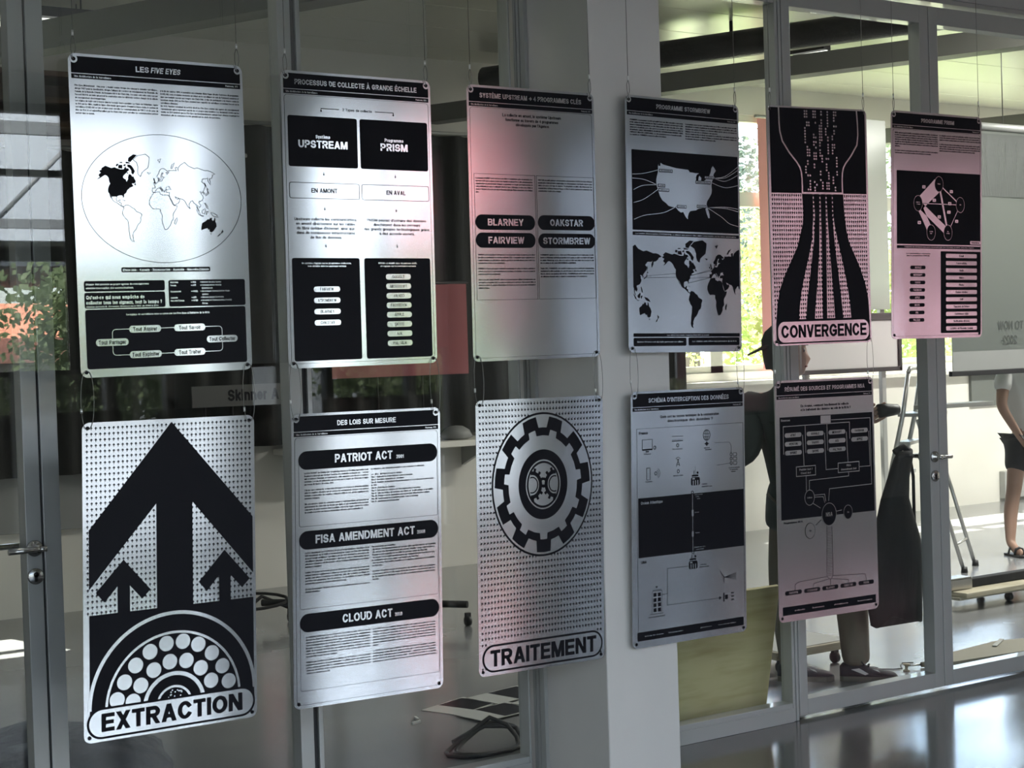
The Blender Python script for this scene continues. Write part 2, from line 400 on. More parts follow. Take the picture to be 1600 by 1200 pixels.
blind(11.53, 13.18, .98, 3.36, 'red roller blind mirrored in the metal of the rightmost poster of all')
# beams under the far ceiling
def beam(name, p0, p1, w, z0, z1, m):
    p0 = Vector((*p0, 0)); p1 = Vector((*p1, 0)); d = (p1-p0).normalized(); n = Vector((-d.y, d.x, 0))*w/2
    mb = MB(); mb.prism([p0+n+Vector((0,0,z0)), p1+n+Vector((0,0,z0)), p1-n+Vector((0,0,z0)), p0-n+Vector((0,0,z0))], (0, 0, z1-z0))
    return mb.build(name, m)
struct(beam('trim_7', (2.37, 5.98), (4.70, .62), .16, 3.40, 3.56, BEAM))
struct(beam('trim_8', (6.61, 5.98), (8.76, .62), .16, 3.40, 3.53, BEAM))
struct(beam('trim_9', (11.0, 5.98), (13.1, .62), .16, 3.40, 3.53, BEAM))
for b0, b1 in (((2.37, 5.98), (4.70, .62)), ((6.61, 5.98), (8.76, .62))):
    pass

# ------------------------------------------------------------------ outside: ground, trees, house
struct(box_obj('ground', (-400, -400, -.6), (400, 400, -.2), GRASS))
def tree(x, y, h, r, mi, label, group, n=5200, leaf=.16, base=-.2, squash=1.0):
    t = empty('tree', (x, y, base), label, 'tree', group)
    rnd = random.Random(int(x*31+y*17)); mb = MB(); cen = []
    for i in range(26):
        a = rnd.uniform(0, 2*PI); q = rnd.uniform(.1, .8)*r; zz = base + h*(.30+.62*rnd.random())
        q *= 1.15-.55*abs((zz-base)/h-.5)
        cen.append((Vector((x+q*math.cos(a), y+q*math.sin(a), zz)), r*rnd.uniform(.28, .5)))
    for i in range(n):
        c, rr = rnd.choice(cen)
        d = Vector((rnd.gauss(0, 1), rnd.gauss(0, 1), rnd.gauss(0, 1)*squash)).normalized()*rr*rnd.uniform(.55, 1.05)
        p = c+d; u = Vector((rnd.uniform(-1, 1), rnd.uniform(-1, 1), rnd.uniform(-1, 1))).normalized(); w = u.orthogonal().normalized()
        s = leaf*rnd.uniform(.6, 1.3); mb.face([p-u*s, p+w*s*.6, p+u*s, p-w*s*.6])
    mb.build('foliage', LEAF[mi], t, fix=False)
    mb = MB(); mb.tube([(x, y, base), (x+.1, y, base+h*.3), (x, y+.1, base+h*.62)], [r*.09, r*.07, r*.03], 9)
    for c, rr in cen[:7]: mb.tube([(x, y, base+h*.32), c], [r*.04, r*.015], 6)
    mb.build('trunk', BARK, t)
tree(17.0, 12.5, 3.5, 2.0, 0, 'low bright yellow-green tree close behind the far window, right of the fourth poster column', 'trees outside the far windows', 15000, .06)
tree(22.3, 12.6, 3.4, 2.1, 0, 'bright green bushy tree outside, glimpsed under the rightmost poster', 'trees outside the far windows', 15000, .06)
tree(28.5, 17.5, 4.2, 2.6, 0, 'bright green tree beyond the far windows at the right end', 'trees outside the far windows', 9000, .08)
tree(25.0, 24.5, 9.0, 2.4, 2, 'tall dark conifer rising hazily behind the bright tree outside the far window', 'trees outside the far windows', 16000, .09)
tree(36.0, 31.5, 9, 3.6, 1, 'tall mid-green tree farthest off beyond the far windows', 'trees outside the far windows', 12000, .11)
tree(9.3, -19.0, 3.3, 1.8, 1, 'green tree mirrored in the glass left of the poster titled LES FIVE EYES', 'trees outside the corridor windows', 7000, .08)
tree(15.0, -19, 3.2, 1.8, 1, 'green tree outside the corridor, mirrored low in the upper left posters', 'trees outside the corridor windows', 7000, .08)
tree(3.6, -19.0, 3.3, 2.0, 1, 'green tree behind the camera outside the corridor windows', 'trees outside the corridor windows', 6000, .08)
t = empty('building', (11, -26, -.2), 'long building with white and red facade bands mirrored in the glass', 'building')
REDW = mat('red_facade', (.50, .085, .085), .7); WHF = mat('white_facade', (.37, .395, .435), .7); GRF = mat('grey_facade', (.16, .16, .165), .7)
mb = MB(); mb.box((-20, -30, 3.7), (16.3, -22, 5.95)); mb.build('white_band', WHF, t)
for ra, rb in ((16.3, 18.3), (12.6, 13.7)):
    mb = MB(); mb.box((ra, -30, 4.3), (rb, -22+(.02 if ra < 16 else 0), 5.75)); mb.build('red_band', REDW, t)
mb = MB(); mb.box((18.3, -30, 3.0), (40, -22, 6.0)); mb.build('grey_band', GRF, t)
mb = MB(); mb.box((-20, -30, 3.3), (18.3, -22.3, 3.7)); mb.build('soffit_band', GRF, t)
mb = MB(); mb.box((-20, -30, 5.95), (18.3, -22.2, 6.2)); mb.build('roof_edge', GRF, t)
for px_ in (-16, -8, 0, 8, 17.8, 30): 
    mb = MB(); mb.box((px_-.2, -24, -.2), (px_+.2, -23.6, 3.35)); mb.build('building_column', WHF, t)
t = empty('house', (9.0, -33, -.2), 'pale house with red tiled roof mirrored in the glass left of the first poster', 'house')
mb = MB(); mb.box((5.5, -36, -.2), (14.5, -31, 1.7)); mb.build('walls', HOUSE, t)
mb = MB(); mb.prism([(5.1, -36.4, 1.7), (5.1, -30.6, 1.7), (5.1, -33.5, 3.1)], (9.8, 0, 0)); mb.build('roof', ROOF, t)
for wx in (6.4, 8.4, 10.4):
    mb = MB(); mb.box((wx, -31.0, .5), (wx+.9, -30.97, 1.4)); mb.build('house_window', DKF, t)
# footbridge truss outside the corridor windows: the lattice mirrored at the far left of the glass
t = empty('truss_footbridge', (2, -14.2, 2.2), 'steel lattice footbridge mirrored at the far left edge of the glass', 'footbridge')
mb = MB(); mb.box((-14, -14.28, 4.35), (16.5, -14.2, 4.50)); mb.build('top_chord', DKF, t)
mb = MB(); mb.box((-14, -14.28, 3.25), (16.5, -14.2, 3.36)); mb.build('bottom_chord', DKF, t)
mb = MB()
x = -14.0
while x < 16.3:
    mb.tube([(x, -14.24, 3.30), (x+1.1, -14.24, 4.42)], .03, 6); mb.tube([(x+1.1, -14.24, 4.42), (x+2.2, -14.24, 3.30)], .03, 6); x += 2.2
mb.build('lattice', DKF, t)
for px_ in (-13.5, -6, 1.0, 16.2):
    mb = MB(); mb.box((px_-.06, -14.3, -.25), (px_+.06, -14.18, 3.3)); mb.build('bridge_pier', DKF, t)
PAVE = mat('pale_concrete_paving', (.075, .08, .086), .85, noise=(3, (1, 1, 1), (.065, .07, .075), .4, .7))
struct(box_obj('ground_paving', (-300, -400, -.2), (300, -6.25, -.12), PAVE))

struct(box_obj('reflection_pane', (.2, .046, 1.64), (2.93, .054, 3.599), SCREEN))          # frameless glass pane, added and cut to give the reflection over the left frames
# ------------------------------------------------------------------ lettering: a stroked grotesque
def _a(cx, cy, rx, ry, a0, a1): return ('a', cx, cy, rx, ry, a0, a1)
O_ = ('s', [_a(.5, .5, .5, .5, 0, 360)])
def _s(*p): return ('s', list(p))
def _d(*p): return ('d',)+p
xh = .70
def _bowl(): return ('s', [_a(.5, xh/2, .5, xh/2, 0, 360)])
GL = {
 'A': (.74, [_d(0, 0, .5, 1), _d(1, 0, .5, 1), _s((.2, .27), (.8, .27))]),
 'B': (.68, [_s((.5, .52), (0, .52), (0, 1), (.6, 1), _a(.6, .76, .36, .24, 90, -90), (.5, .52)), _s((0, .52), (0, 0), (.6, 0), _a(.6, .26, .4, .26, -90, 90))]),
 'C': (.72, [('s', [_a(.5, .5, .5, .5, 38, 322)])]),
 'D': (.71, [_s((0, 0), (0, 1), (.42, 1), _a(.42, .5, .58, .5, 90, -90), (.42, 0), (0, 0), (0, .02))]),
 'E': (.62, [_s((1, 1), (0, 1), (0, 0), (1, 0)), _s((0, .51), (.9, .51))]),
 'F': (.58, [_s((1, 1), (0, 1), (0, 0)), _s((0, .5), (.88, .5))]),
 'G': (.76, [('s', [_a(.5, .5, .5, .5, 40, 330), (1, .2), (1, .45), (.58, .45)])]),
 'H': (.70, [_s((0, 0), (0, 1)), _s((1, 0), (1, 1)), _s((0, .52), (1, .52))]),
 'I': (0, [_s((0, 0), (0, 1))]),
 'J': (.54, [_s((1, 1), (1, .32), _a(.5, .3, .5, .3, 0, -165))]),
 'K': (.72, [_s((0, 0), (0, 1)), _d(.08, .36, .92, 1), _d(1, 0, .36, .62)]),
 'L': (.57, [_s((0, 1), (0, 0), (1, 0))]),
 'M': (.84, [_s((0, 0), (0, 1)), _s((1, 0), (1, 1)), _d(.5, .0, .06, 1), _d(.5, .0, .94, 1)]),
 'N': (.71, [_s((0, 0), (0, 1)), _s((1, 0), (1, 1)), _d(1, 0, 0, 1)]),
 'O': (.77, [O_]), 'Q': (.77, [O_, _d(1, -.04, .55, .32)]),
 'P': (.65, [_s((0, 0), (0, 1), (.6, 1), _a(.6, .72, .4, .28, 90, -90), (0, .44))]),
 'R': (.69, [_s((0, 0), (0, 1), (.6, 1), _a(.6, .74, .38, .26, 90, -90), (0, .48)), _d(1, 0, .5, .5)]),
 'S': (.66, [('s', [_a(.5, .74, .46, .26, 20, 270), _a(.5, .26, .5, .26, 90, -160)])]),
 'T': (.62, [_s((0, 1), (1, 1)), _s((.5, 1), (.5, 0))]),
 'U': (.70, [_s((0, 1), (0, .38), _a(.5, .38, .5, .38, 180, 360), (1, 1))]),
 'V': (.70, [_d(.5, 0, 0, 1), _d(.5, 0, 1, 1)]),
 'W': (.98, [_d(.26, 0, 0, 1), _d(.26, 0, .5, 1), _d(.74, 0, .5, 1), _d(.74, 0, 1, 1)]),
 'X': (.70, [_d(0, 0, 1, 1), _d(1, 0, 0, 1)]),
 'Y': (.70, [_d(.5, .4, 0, 1), _d(.5, .4, 1, 1), _s((.5, 0), (.5, .5))]),
 'Z': (.62, [_s((0, 1), (1, 1), (0, 0), (1, 0))]),
 '0': (.6, [O_]), '1': (.34, [_s((1, 0), (1, 1), (0, .78))]),
 '2': (.58, [('s', [_a(.5, .72, .5, .28, 170, -30), (0, 0), (1, 0)])]),
 '3': (.58, [('s', [_a(.48, .76, .46, .24, 150, -90), _a(.48, .26, .52, .26, 90, -150)])]),
 '4': (.62, [_s((.76, 0), (.76, 1), (0, .3), (1, .3))]),
 '5': (.58, [('s', [(.95, 1), (.14, 1), (.05, .5), _a(.48, .32, .52, .32, 130, -150)])]),
 '6': (.6, [('s', [_a(.5, .32, .5, .32, 0, 360)]), ('s', [_a(.55, .5, .55, .5, 60, 180), (0, .3)])]),
 '7': (.56, [_s((0, 1), (1, 1), (.3, 0))]),
 '8': (.6, [('s', [_a(.5, .76, .45, .24, 0, 360)]), ('s', [_a(.5, .26, .5, .26, 0, 360)])]),
 '9': (.6, [('s', [_a(.5, .68, .5, .32, 0, 360)]), ('s', [(1, .7), _a(.45, .5, .55, .5, 0, -120)])]),
 'a': (.54, [('s', [_a(.48, xh*.74, .48, xh*.26, 160, 0), (.96, 0)]), ('s', [_a(.46, .2, .46, .2, 0, 360)])]),
 'b': (.56, [_s((0, 0), (0, 1)), _bowl()]), 'c': (.52, [('s', [_a(.5, xh/2, .5, xh/2, 42, 318)])]),
 'd': (.56, [_s((1, 0), (1, 1)), _bowl()]),
 'e': (.55, [('s', [(0, xh/2), (1, xh/2), _a(.5, xh/2, .5, xh/2, 0, 318)])]),
 'f': (.32, [('s', [(.4, 0), (.4, .8), _a(.85, .8, .45, .2, 180, 90)]), _s((0, xh), (1, xh))]),
 'g': (.56, [_bowl(), ('s', [(1, xh), (1, -.05), _a(.5, -.05, .5, .2, 0, -150)])]),
 'h': (.54, [_s((0, 0), (0, 1)), ('s', [(0, .4), _a(.5, .42, .5, .28, 180, 0), (1, 0)])]),
 'i': (0, [_s((0, 0), (0, xh)), _s((0, .96), (0, 1.0))]),
 'j': (.12, [_s((1, xh), (1, -.1), (0, -.25)), _s((1, .96), (1, 1))]),
 'k': (.52, [_s((0, 0), (0, 1)), _s((1, xh), (.1, .28)), _s((.35, .42), (1, 0))]),
 'l': (0, [_s((0, 0), (0, 1))]),
 'm': (.86, [_s((0, 0), (0, xh)), ('s', [(0, .45), _a(.25, .45, .25, .25, 180, 0), (.5, 0)]), ('s', [(.5, .45), _a(.75, .45, .25, .25, 180, 0), (1, 0)])]),
 'n': (.54, [_s((0, 0), (0, xh)), ('s', [(0, .4), _a(.5, .42, .5, .28, 180, 0), (1, 0)])]),
 'o': (.57, [_bowl()]), 'p': (.56, [_s((0, -.27), (0, xh)), _bowl()]), 'q': (.56, [_s((1, -.27), (1, xh)), _bowl()]),
 'r': (.32, [_s((0, 0), (0, xh)), ('s', [(0, .4), _a(.8, .42, .8, .28, 180, 80)])]),
 's': (.48, [('s', [_a(.5, .525, .44, .175, 25, 270), _a(.5, .175, .48, .175, 90, -160)])]),
 't': (.32, [('s', [(.4, .9), (.4, .2), _a(.85, .2, .45, .2, 180, 270)]), _s((0, xh), (1, xh))]),
 'u': (.54, [('s', [(0, xh), (0, .28), _a(.5, .28, .5, .28, 180, 360), (1, xh)]), _s((1, 0), (1, xh))]),
 'v': (.52, [_s((0, xh), (.5, 0), (1, xh))]), 'w': (.76, [_s((0, xh), (.25, 0), (.5, xh), (.75, 0), (1, xh))]),
 'x': (.52, [_s((0, 0), (1, xh)), _s((1, 0), (0, xh))]), 'y': (.52, [_s((0, xh), (.5, 0)), _s((1, xh), (.3, -.27))]),
 'z': (.48, [_s((0, xh), (1, xh), (0, 0), (1, 0))]),
 '.': (0, [_s((0, 0), (0, .02))]), ',': (0, [_s((0, .02), (0, -.12))]), "'": (0, [_s((0, .75), (0, 1))]),
 '-': (.3, [_s((0, .36), (1, .36))]), ':': (0, [_s((0, 0), (0, .02)), _s((0, .6), (0, .62))]), '/': (.36, [_s((0, 0), (1, 1))]),
 '?': (.5, [('s', [_a(.5, .74, .5, .26, 170, -60), (.5, .42), (.5, .28)]), _s((.5, 0), (.5, .02))]),
 '(': (.16, [('s', [_a(1, .4, 1, .62, 120, 240)])]), ')': (.16, [('s', [_a(0, .4, 1, .62, 60, -60)])]),
 '=': (.4, [_s((0, .25), (1, .25)), _s((0, .55), (1, .55))]), '&': (.70, [_s((1, 0), (.2, .68), _a(.42, .79, .26, .21, 205, -25), (.14, .38), _a(.4, .23, .4, .23, 150, 350), (.95, .46))]),
 '>': (.72, [_s((0, .42), (1, .42)), _s((.6, .75), (1, .42), (.6, .09))]),          # arrow
 '"': (.2, [_s((0, .75), (0, 1)), _s((1, .75), (1, 1))]),
}
ACC = {'É': ('E', 1), 'È': ('E', -1), 'Ê': ('E', 2), 'À': ('A', -1), 'Ô': ('O', 2), 'Ç': ('C', 3), 'é': ('e', 1), 'è': ('e', -1), 'ê': ('e', 2), 'à': ('a', -1),
       'â': ('a', 2), 'î': ('i', 2), 'ô': ('o', 2), 'ç': ('c', 3), 'û': ('u', 2), 'ù': ('u', -1)}
def _expand(pts, n):
    out = []
    for p in pts:
        if p[0] == 'a':
            _, cx, cy, rx, ry, a0, a1 = p; k = max(2, int(abs(a1-a0)/90*n))
            out += [(cx+rx*math.cos(math.radians(a0+(a1-a0)*i/k)), cy+ry*math.sin(math.radians(a0+(a1-a0)*i/k))) for i in range(k+1)]
        else: out.append(p)
    res = [out[0]]
    for p in out[1:]:
        if abs(p[0]-res[-1][0])+abs(p[1]-res[-1][1]) > 1e-4: res.append(p)
    return res
def strip(pts, t, cap=True):
    """quads of a stroke of width t along pts"""
    closed = len(pts) > 3 and abs(pts[0][0]-pts[-1][0])+abs(pts[0][1]-pts[-1][1]) < 1e-4
    P = [Vector(p) for p in (pts[:-1] if closed else pts)]; n = len(P); L = []; Rr = []
    if cap and not closed and n > 1:
        e0 = (P[0]-P[1]).normalized()*t/2; e1 = (P[-1]-P[-2]).normalized()*t/2; P[0] = P[0]+e0; P[-1] = P[-1]+e1
    for i in range(n):
        a = (P[i]-P[i-1]).normalized() if (i or closed) else None
        b = (P[(i+1) % n]-P[i]).normalized() if (i < n-1 or closed) else None
        a = a or b; b = b or a
        na, nb = Vector((-a.y, a.x)), Vector((-b.y, b.x)); m = na+nb
        if m.length < 1e-6: m = na
        m.normalize(); k = min(1/max(m.dot(na), .2), 1.6)
        L.append(P[i]+m*t/2*k); Rr.append(P[i]-m*t/2*k)
    rng = range(n) if closed else range(n-1)
    return [[L[i], L[(i+1) % n], Rr[(i+1) % n], Rr[i]] for i in rng]
def glyph(ch, t, n, slant=0):
    acc = 0
    if ch in ACC: ch, acc = ACC[ch]
    if ch not in GL: return 0.28, []
    w, st = GL[ch]; W = max(w, t); q = []; lift = []
    ix = lambda x: t/2+x*(W-t); iy = lambda y: t/2+y*(1-t)
    for si, s in enumerate(st):
        n0 = len(q)
        if s[0] == 'd':
            _, x0, y0, x1, y1 = s; dx = abs(x1-x0)*(W-t*1.15); dy = abs(y1-y0)
            hw = t*math.hypot(dx, dy)/dy
            X = lambda x: hw/2+x*(W-hw)
            q.append([Vector((X(x0)-hw/2, y0)), Vector((X(x0)+hw/2, y0)), Vector((X(x1)+hw/2, y1)), Vector((X(x1)-hw/2, y1))])
        else:
            q += strip([(ix(x), iy(y)) for x, y in _expand(s[1], n)], t)
        lift += [si]*(len(q)-n0)
    if acc:
        up = 1.08 if ch.isupper() else .84; cx = W/2
        if acc == 1: q += strip([(cx-.06, up+.02), (cx+.1, up+.2)], t*.8, False)
        elif acc == -1: q += strip([(cx+.06, up+.02), (cx-.1, up+.2)], t*.8, False)
        elif acc == 2: q += strip([(cx-.14, up), (cx, up+.16), (cx+.14, up)], t*.7, False)
        else: q += strip([(cx, 0), (cx, -.2)], t*.7, False)
    if slant: q = [[Vector((p.x+p.y*slant, p.y)) for p in f] for f in q]
    lift += [0]*(len(q)-len(lift))
    return W, list(zip(q, lift))
_GC = {}
def cglyph(ch, t, n, slant=0):
    k = (ch, t, n, slant)
    if k not in _GC: _GC[k] = glyph(ch, t, n, slant)
    return _GC[k]
def text_w(s, t, track):
    return sum((.30 if c == ' ' else cglyph(c, t, 2)[0])+track for c in s)-track
# ------------------------------------------------------------------ the artwork canvas: u across, v down, both in poster widths
HV = 1.711
class Art:
    def __init__(s, quad): s.q = [Vector(p) for p in quad]; s.mb = MB(); s.n = ((s.q[3]-s.q[0]).cross(s.q[1]-s.q[0])).normalized()
    def at(s, u, v, lift=0):
        w = v/HV; a = s.q[0].lerp(s.q[1], u); b = s.q[3].lerp(s.q[2], u)
        return a.lerp(b, w)+s.n*lift
    def face(s, pts, c, l): s.mb.face([s.at(p[0], p[1], .0003+.00022*l) for p in pts], c)
    def poly(s, pts, c=0, l=1):
        for t in tessellate_polygon([[Vector((p[0], p[1], 0)) for p in pts]]): s.face([pts[i] for i in t], c, l)
    def rr(s, u0, v0, u1, v1, r=0, c=0, l=1, n=6): s.face(rrpts(u0, v0, u1, v1, r, n), c, l)
    def line(s, pts, w, c=0, l=1, cap=False):
        for f in strip(pts, w, cap): s.face(f, c, l)
    def rro(s, u0, v0, u1, v1, r, w, c=0, l=1):
        p = rrpts(u0, v0, u1, v1, max(r, .001), 5); s.line(p+[p[0]], w, c, l)
    def disc(s, u, v, r, c=0, l=1, n=40, a0=0, a1=360, rv=None):
        s.face([(u+r*math.cos(math.radians(a0+(a1-a0)*i/n)), v+(rv or r)*math.sin(math.radians(a0+(a1-a0)*i/n))) for i in range(n + (0 if a1-a0 == 360 else 1))], c, l)
    def ring(s, u, v, r, w, c=0, l=1, n=64, a0=0, a1=360, rv=None):
        s.line([(u+r*math.cos(math.radians(a0+(a1-a0)*i/n)), v+(rv or r)*math.sin(math.radians(a0+(a1-a0)*i/n))) for i in range(n+1)], w, c, l)
    def text(s, t, u0, vt, vb, c=0, l=1, u1=None, w=.17, n=4, track=.07, align='l', slant=0, sx=None, mirror=False):
        """caps from vt (top) to vb (baseline); fitted between u0 and u1 when u1 is given"""
        h = vb-vt; tw = text_w(t, w, track)
        k = sx or 1.0
        if u1 is not None and align == 'l': k = (u1-u0)/(tw*h)
        if align == 'c': u0 = u0-tw*h*k/2
        if align == 'r': u0 = u0-tw*h*k
        x = 0
        for ch in t:
            if ch == ' ': x += .30+track; continue
            W, q = cglyph(ch, w, n, slant)
            for f, z in q:                                     # strokes lie a hair above each other so they never share a plane
                if mirror: s.face([(u0+(tw-x-p.x)*h*k, vb-p.y*h) for p in f], c, l+.1*z)
                else: s.face([(u0+(x+p.x)*h*k, vb-p.y*h) for p in f], c, l+.1*z)
            x += W+track
    def body(s, txt, u0, u1, v0, pitch, cap, lines, c=0, l=1, w=.17, sx=.95, bold=False):
        """justified small print; '|' ends a paragraph, '#' is an empty line"""
        if bold: w = .22
        v = v0; k = 0
        for par in txt.split('|'):
            if par == '#': v += pitch; k += 1; continue
            words = par.split(' '); cur = []
            while words and k < lines:
                cur = []
                while words and text_w(' '.join(cur+[words[0]]), w, .08)*cap*sx <= (u1-u0)*1.03: cur.append(words.pop(0))
                if not cur: cur.append(words.pop(0))
                ln = ' '.join(cur); full = bool(words)
                s.text(ln, u0, v, v+cap, c, l, u1=u1 if full else None, w=w, n=1, track=.08, sx=sx)
                v += pitch; k += 1
        return v
def rrpts(u0, v0, u1, v1, r, n=6):
    if r <= 0: return [(u0, v0), (u1, v0), (u1, v1), (u0, v1)]
    r = min(r, (u1-u0)/2, (v1-v0)/2); p = []
    for cu, cv, a in ((u1-r, v0+r, -90), (u1-r, v1-r, 0), (u0+r, v1-r, 90), (u0+r, v0+r, 180)):
        p += [(cu+r*math.cos(math.radians(a+90*i/n)), cv+r*math.sin(math.radians(a+90*i/n))) for i in range(n+1)]
    return p
# ------------------------------------------------------------------ coastlines (longitude, latitude)
def _ll(t): return [tuple(float(v) for v in p.split(',')) for p in t.split()]
NAM = _ll('-168,66 -162,67 -166,68.5 -157,71.3 -145,70 -135,69 -128,70 -115,68.5 -108,68 -97,68 -94,71.5 -90,69 -85,69.5 -81,67.5 -86,66 -88,64 -94,61 -94.5,58.7 -92,57 -85,55.3 -82.3,53 -80,51.3 -79,54 -77,56 -78.5,58.5 -78,62.3 -73,62 -70,60.5 -68,58.7 -65,60 -62,57.5 -57,54 -56,52 -60,50.2 -66,50.2 -65,48.5 -61,46 -66,44 -70,43.5 -70,41.7 -74,40.5 -76,37 -75.5,35.2 -81,31.5 -80,27 -81,25.2 -82.7,28 -84,30 -89,30 -94,29.5 -97,27.5 -97.5,22.5 -95,18.5 -91,18.5 -90.3,21 -87,21.3 -88.5,16 -83.5,15 -83.5,11 -80,9 -77.5,8.5 -78.5,7.5 -82,8 -86,11 -91.5,14 -95,16 -102,18 -105.5,20.5 -109,25.5 -112.5,30.5 -114.7,31.5 -112,27.5 -109.5,23 -112,25.5 -115,30 -117,32.5 -120.5,34.5 -124,40 -124,46 -123,49 -128,52 -133,57 -140,60 -147,61 -152,59.5 -158,56.5 -164,54.7 -158,58.5 -162,59 -165,61 -161,64 -166,64.5')
ARC = [_ll(t) for t in ('-80,73.5 -72,71.5 -67,69 -62,66.5 -66,62 -72,64.5 -73,67 -80,70 -88,71.5 -89,73.5', '-117,73 -105,73 -102,69 -115,69.3', '-90,80 -75,83 -62,82.5 -75,78.5 -80,76.3 -89,76.5', '-124,74 -117,74 -120,71.3 -125,72', '-115,76 -107,76 -107,75 -116,75', '-96,76.5 -82,75.5 -82,74.7 -95,74.7', '-100,73.5 -94,74 -95,72 -101,72', '-59,48 -56,51 -53,47', '-86,65.5 -81,64 -84,62.5')]
GRL = _ll('-73,78.3 -60,82 -32,83.5 -18,81 -19,76 -22,71 -32,68 -40,65 -43,60 -50,62 -54,67 -54,71 -60,76')
SAM = _ll('-77.5,8.5 -72,12 -64,10.5 -57,6 -51,4 -49,0 -44,-2.5 -39,-3.5 -35,-7 -39,-13 -39,-18 -42,-23 -48,-26 -53,-33.5 -57,-36.5 -62,-39 -65,-43 -67.5,-46.5 -66,-48.5 -69,-51.5 -66,-55 -72,-54 -75.5,-49 -74,-43 -73.5,-37 -71.5,-30 -70.3,-19 -76,-14 -79.5,-8 -81.3,-5 -80,-2 -79,1.5 -77,4')
AFR = _ll('-17,14.7 -17,21 -13,27.5 -9.5,31 -6,35.5 3,36.8 10,37.2 11,33.5 20,31 23,32.7 32,31.2 35,27 37,21 39.5,15.5 43,12 51,11.8 47,4.5 40,-3 39.5,-7 40.5,-15 35,-20 35,-24 32.5,-28 27,-33.8 20,-34.8 18,-32 15,-26.5 12,-17 13.5,-9 9,-1 9.5,4 5,5 -4,5 -8,4.5 -13,8.5')
EUR = _ll('-9,37 -9,43 -1.5,43.5 -1,46 -4.5,48.3 1.5,50.5 4.5,52.5 8.5,54 8,57 10.5,57.5 10,54.5 14,54 19,54.5 21,57 24,59 30,60 22,60.3 21.5,63 25,65.2 22,65.7 17.5,61.5 18.5,60 16,56.5 13,55.5 11,59 7,58 5,61 11,64.5 15,68.5 22,70.5 30,70.5 40,67.5 40,66 34,66.5 37,64 44,66.5 44,68.5 54,68.5 60,69 68,68.5 67,72 73,72.5 74,68 78,72.3 87,75 104,77.7 113,74 130,71.5 140,72.5 152,71 162,69.5 170,70 180,68.8 190,66 180,64.8 177,62.3 170,60 163,59.5 162,56 157,51 155.5,56 160,61 155,59.3 143,59.3 135,54.7 141,52 140,48 132,43 127.5,39.5 129.5,36 126.5,34.5 126,37.5 121.5,39 118,39 119,37.2 122.3,37 119.3,35 122,31 121,28 117,23.5 110,21 108,21.5 106,19 109,13 105,8.8 100.5,13.5 99.5,9.5 103.5,1.5 101,3 98,9 97.5,16.5 94,16.5 91,22.5 87,21.2 80.2,15 79.8,10.5 77.5,8 73,17 72,21 67,24.5 61,25.2 56.8,27 51,28 48,30 50,26.5 54,24 56.5,26 59.5,22.5 55,17.5 45,12.8 43,13 39,21 35,28 34.5,31.5 36,36.5 30.5,36.5 27,37 26.5,40 35,42 41.5,41.5 37.5,45 39,47 35,46 33,46 30.5,46 28,43.5 28.5,41 24,40.5 23,38 22,36.7 19.5,41 13.5,45.5 12.5,44 18.5,40 16,38 15.5,40 10,44 6,43.2 3,42 -0.3,39 -2,36.8 -5.5,36')
AUS = _ll('114,-22 114,-26 115.5,-34 118,-35 124,-33 131,-31.5 136,-35 138,-33 140,-38 146,-39 150,-37.5 153.5,-28.5 150,-22.5 146,-19 145,-15 142.5,-10.8 141,-17 139.5,-17.5 135.5,-15 136.5,-12 131,-11.5 129,-15 125,-14.5 122,-18')
TAS = _ll('145,-40.8 148,-41 147,-43.5'); NZL = [_ll('173,-34.5 178.3,-37.8 175.5,-41.5 173.5,-39.5'), _ll('172.5,-40.6 174,-41.8 170.5,-46 167,-46')]
GBR = [_ll('-5.5,50 1.4,51.3 0,53.5 -2,56 -3,58.5 -6,58 -4.5,54.8 -3,53.5 -5,52')]; IRL = _ll('-10,52 -6,52.2 -6,55 -9.5,54')
ISL = [_ll(t) for t in ('-24,65.5 -14,65 -19,63.4', '130,32 135,34 140.5,36 141.5,40 140,41 139,37.5 131,34.5', '140,42 145,43.5 142,45.3', '142,46 143.5,50 143,54 142,52', '120,18 122,18 125,12 126,7 123,8', '109,1.5 117,7 119,5 116,-4 110,-2.5', '95.5,5.5 104,-2 106,-6 102,-5', '105,-6.5 114,-8 114,-8.8 106,-7.5', '120,1 125,1.5 121,-5 119.5,-3', '131,-1 141,-3 147,-6.5 150.5,-10.5 143,-9 138,-8 133,-4', '52,71 58,75 68,76.8 60,73 56,70.8', '11,79 22,80 17,76.6', '-85,22 -75,20 -77,19.8', '49,-12 50,-16 47,-25 44,-24 44,-18', '80,9.5 82,7 80,6')]
def miller(lat): return math.degrees(1.25*math.log(math.tan(PI/4+.4*math.radians(lat))))
def clip_lon(poly, x, keep_ge):
    out = []
    for i in range(len(poly)):
        a, b = poly[i-1], poly[i]; ia, ib = (a[0] >= x) == keep_ge, (b[0] >= x) == keep_ge
        if ia != ib:
            t = (x-a[0])/(b[0]-a[0]); out.append((x, a[1]+t*(b[1]-a[1])))
        if ib: out.append(b)
    return out
def clip_lat(poly, y):
    return [(a, b) for b, a in clip_lon([(q[1], q[0]) for q in poly], y, True)]
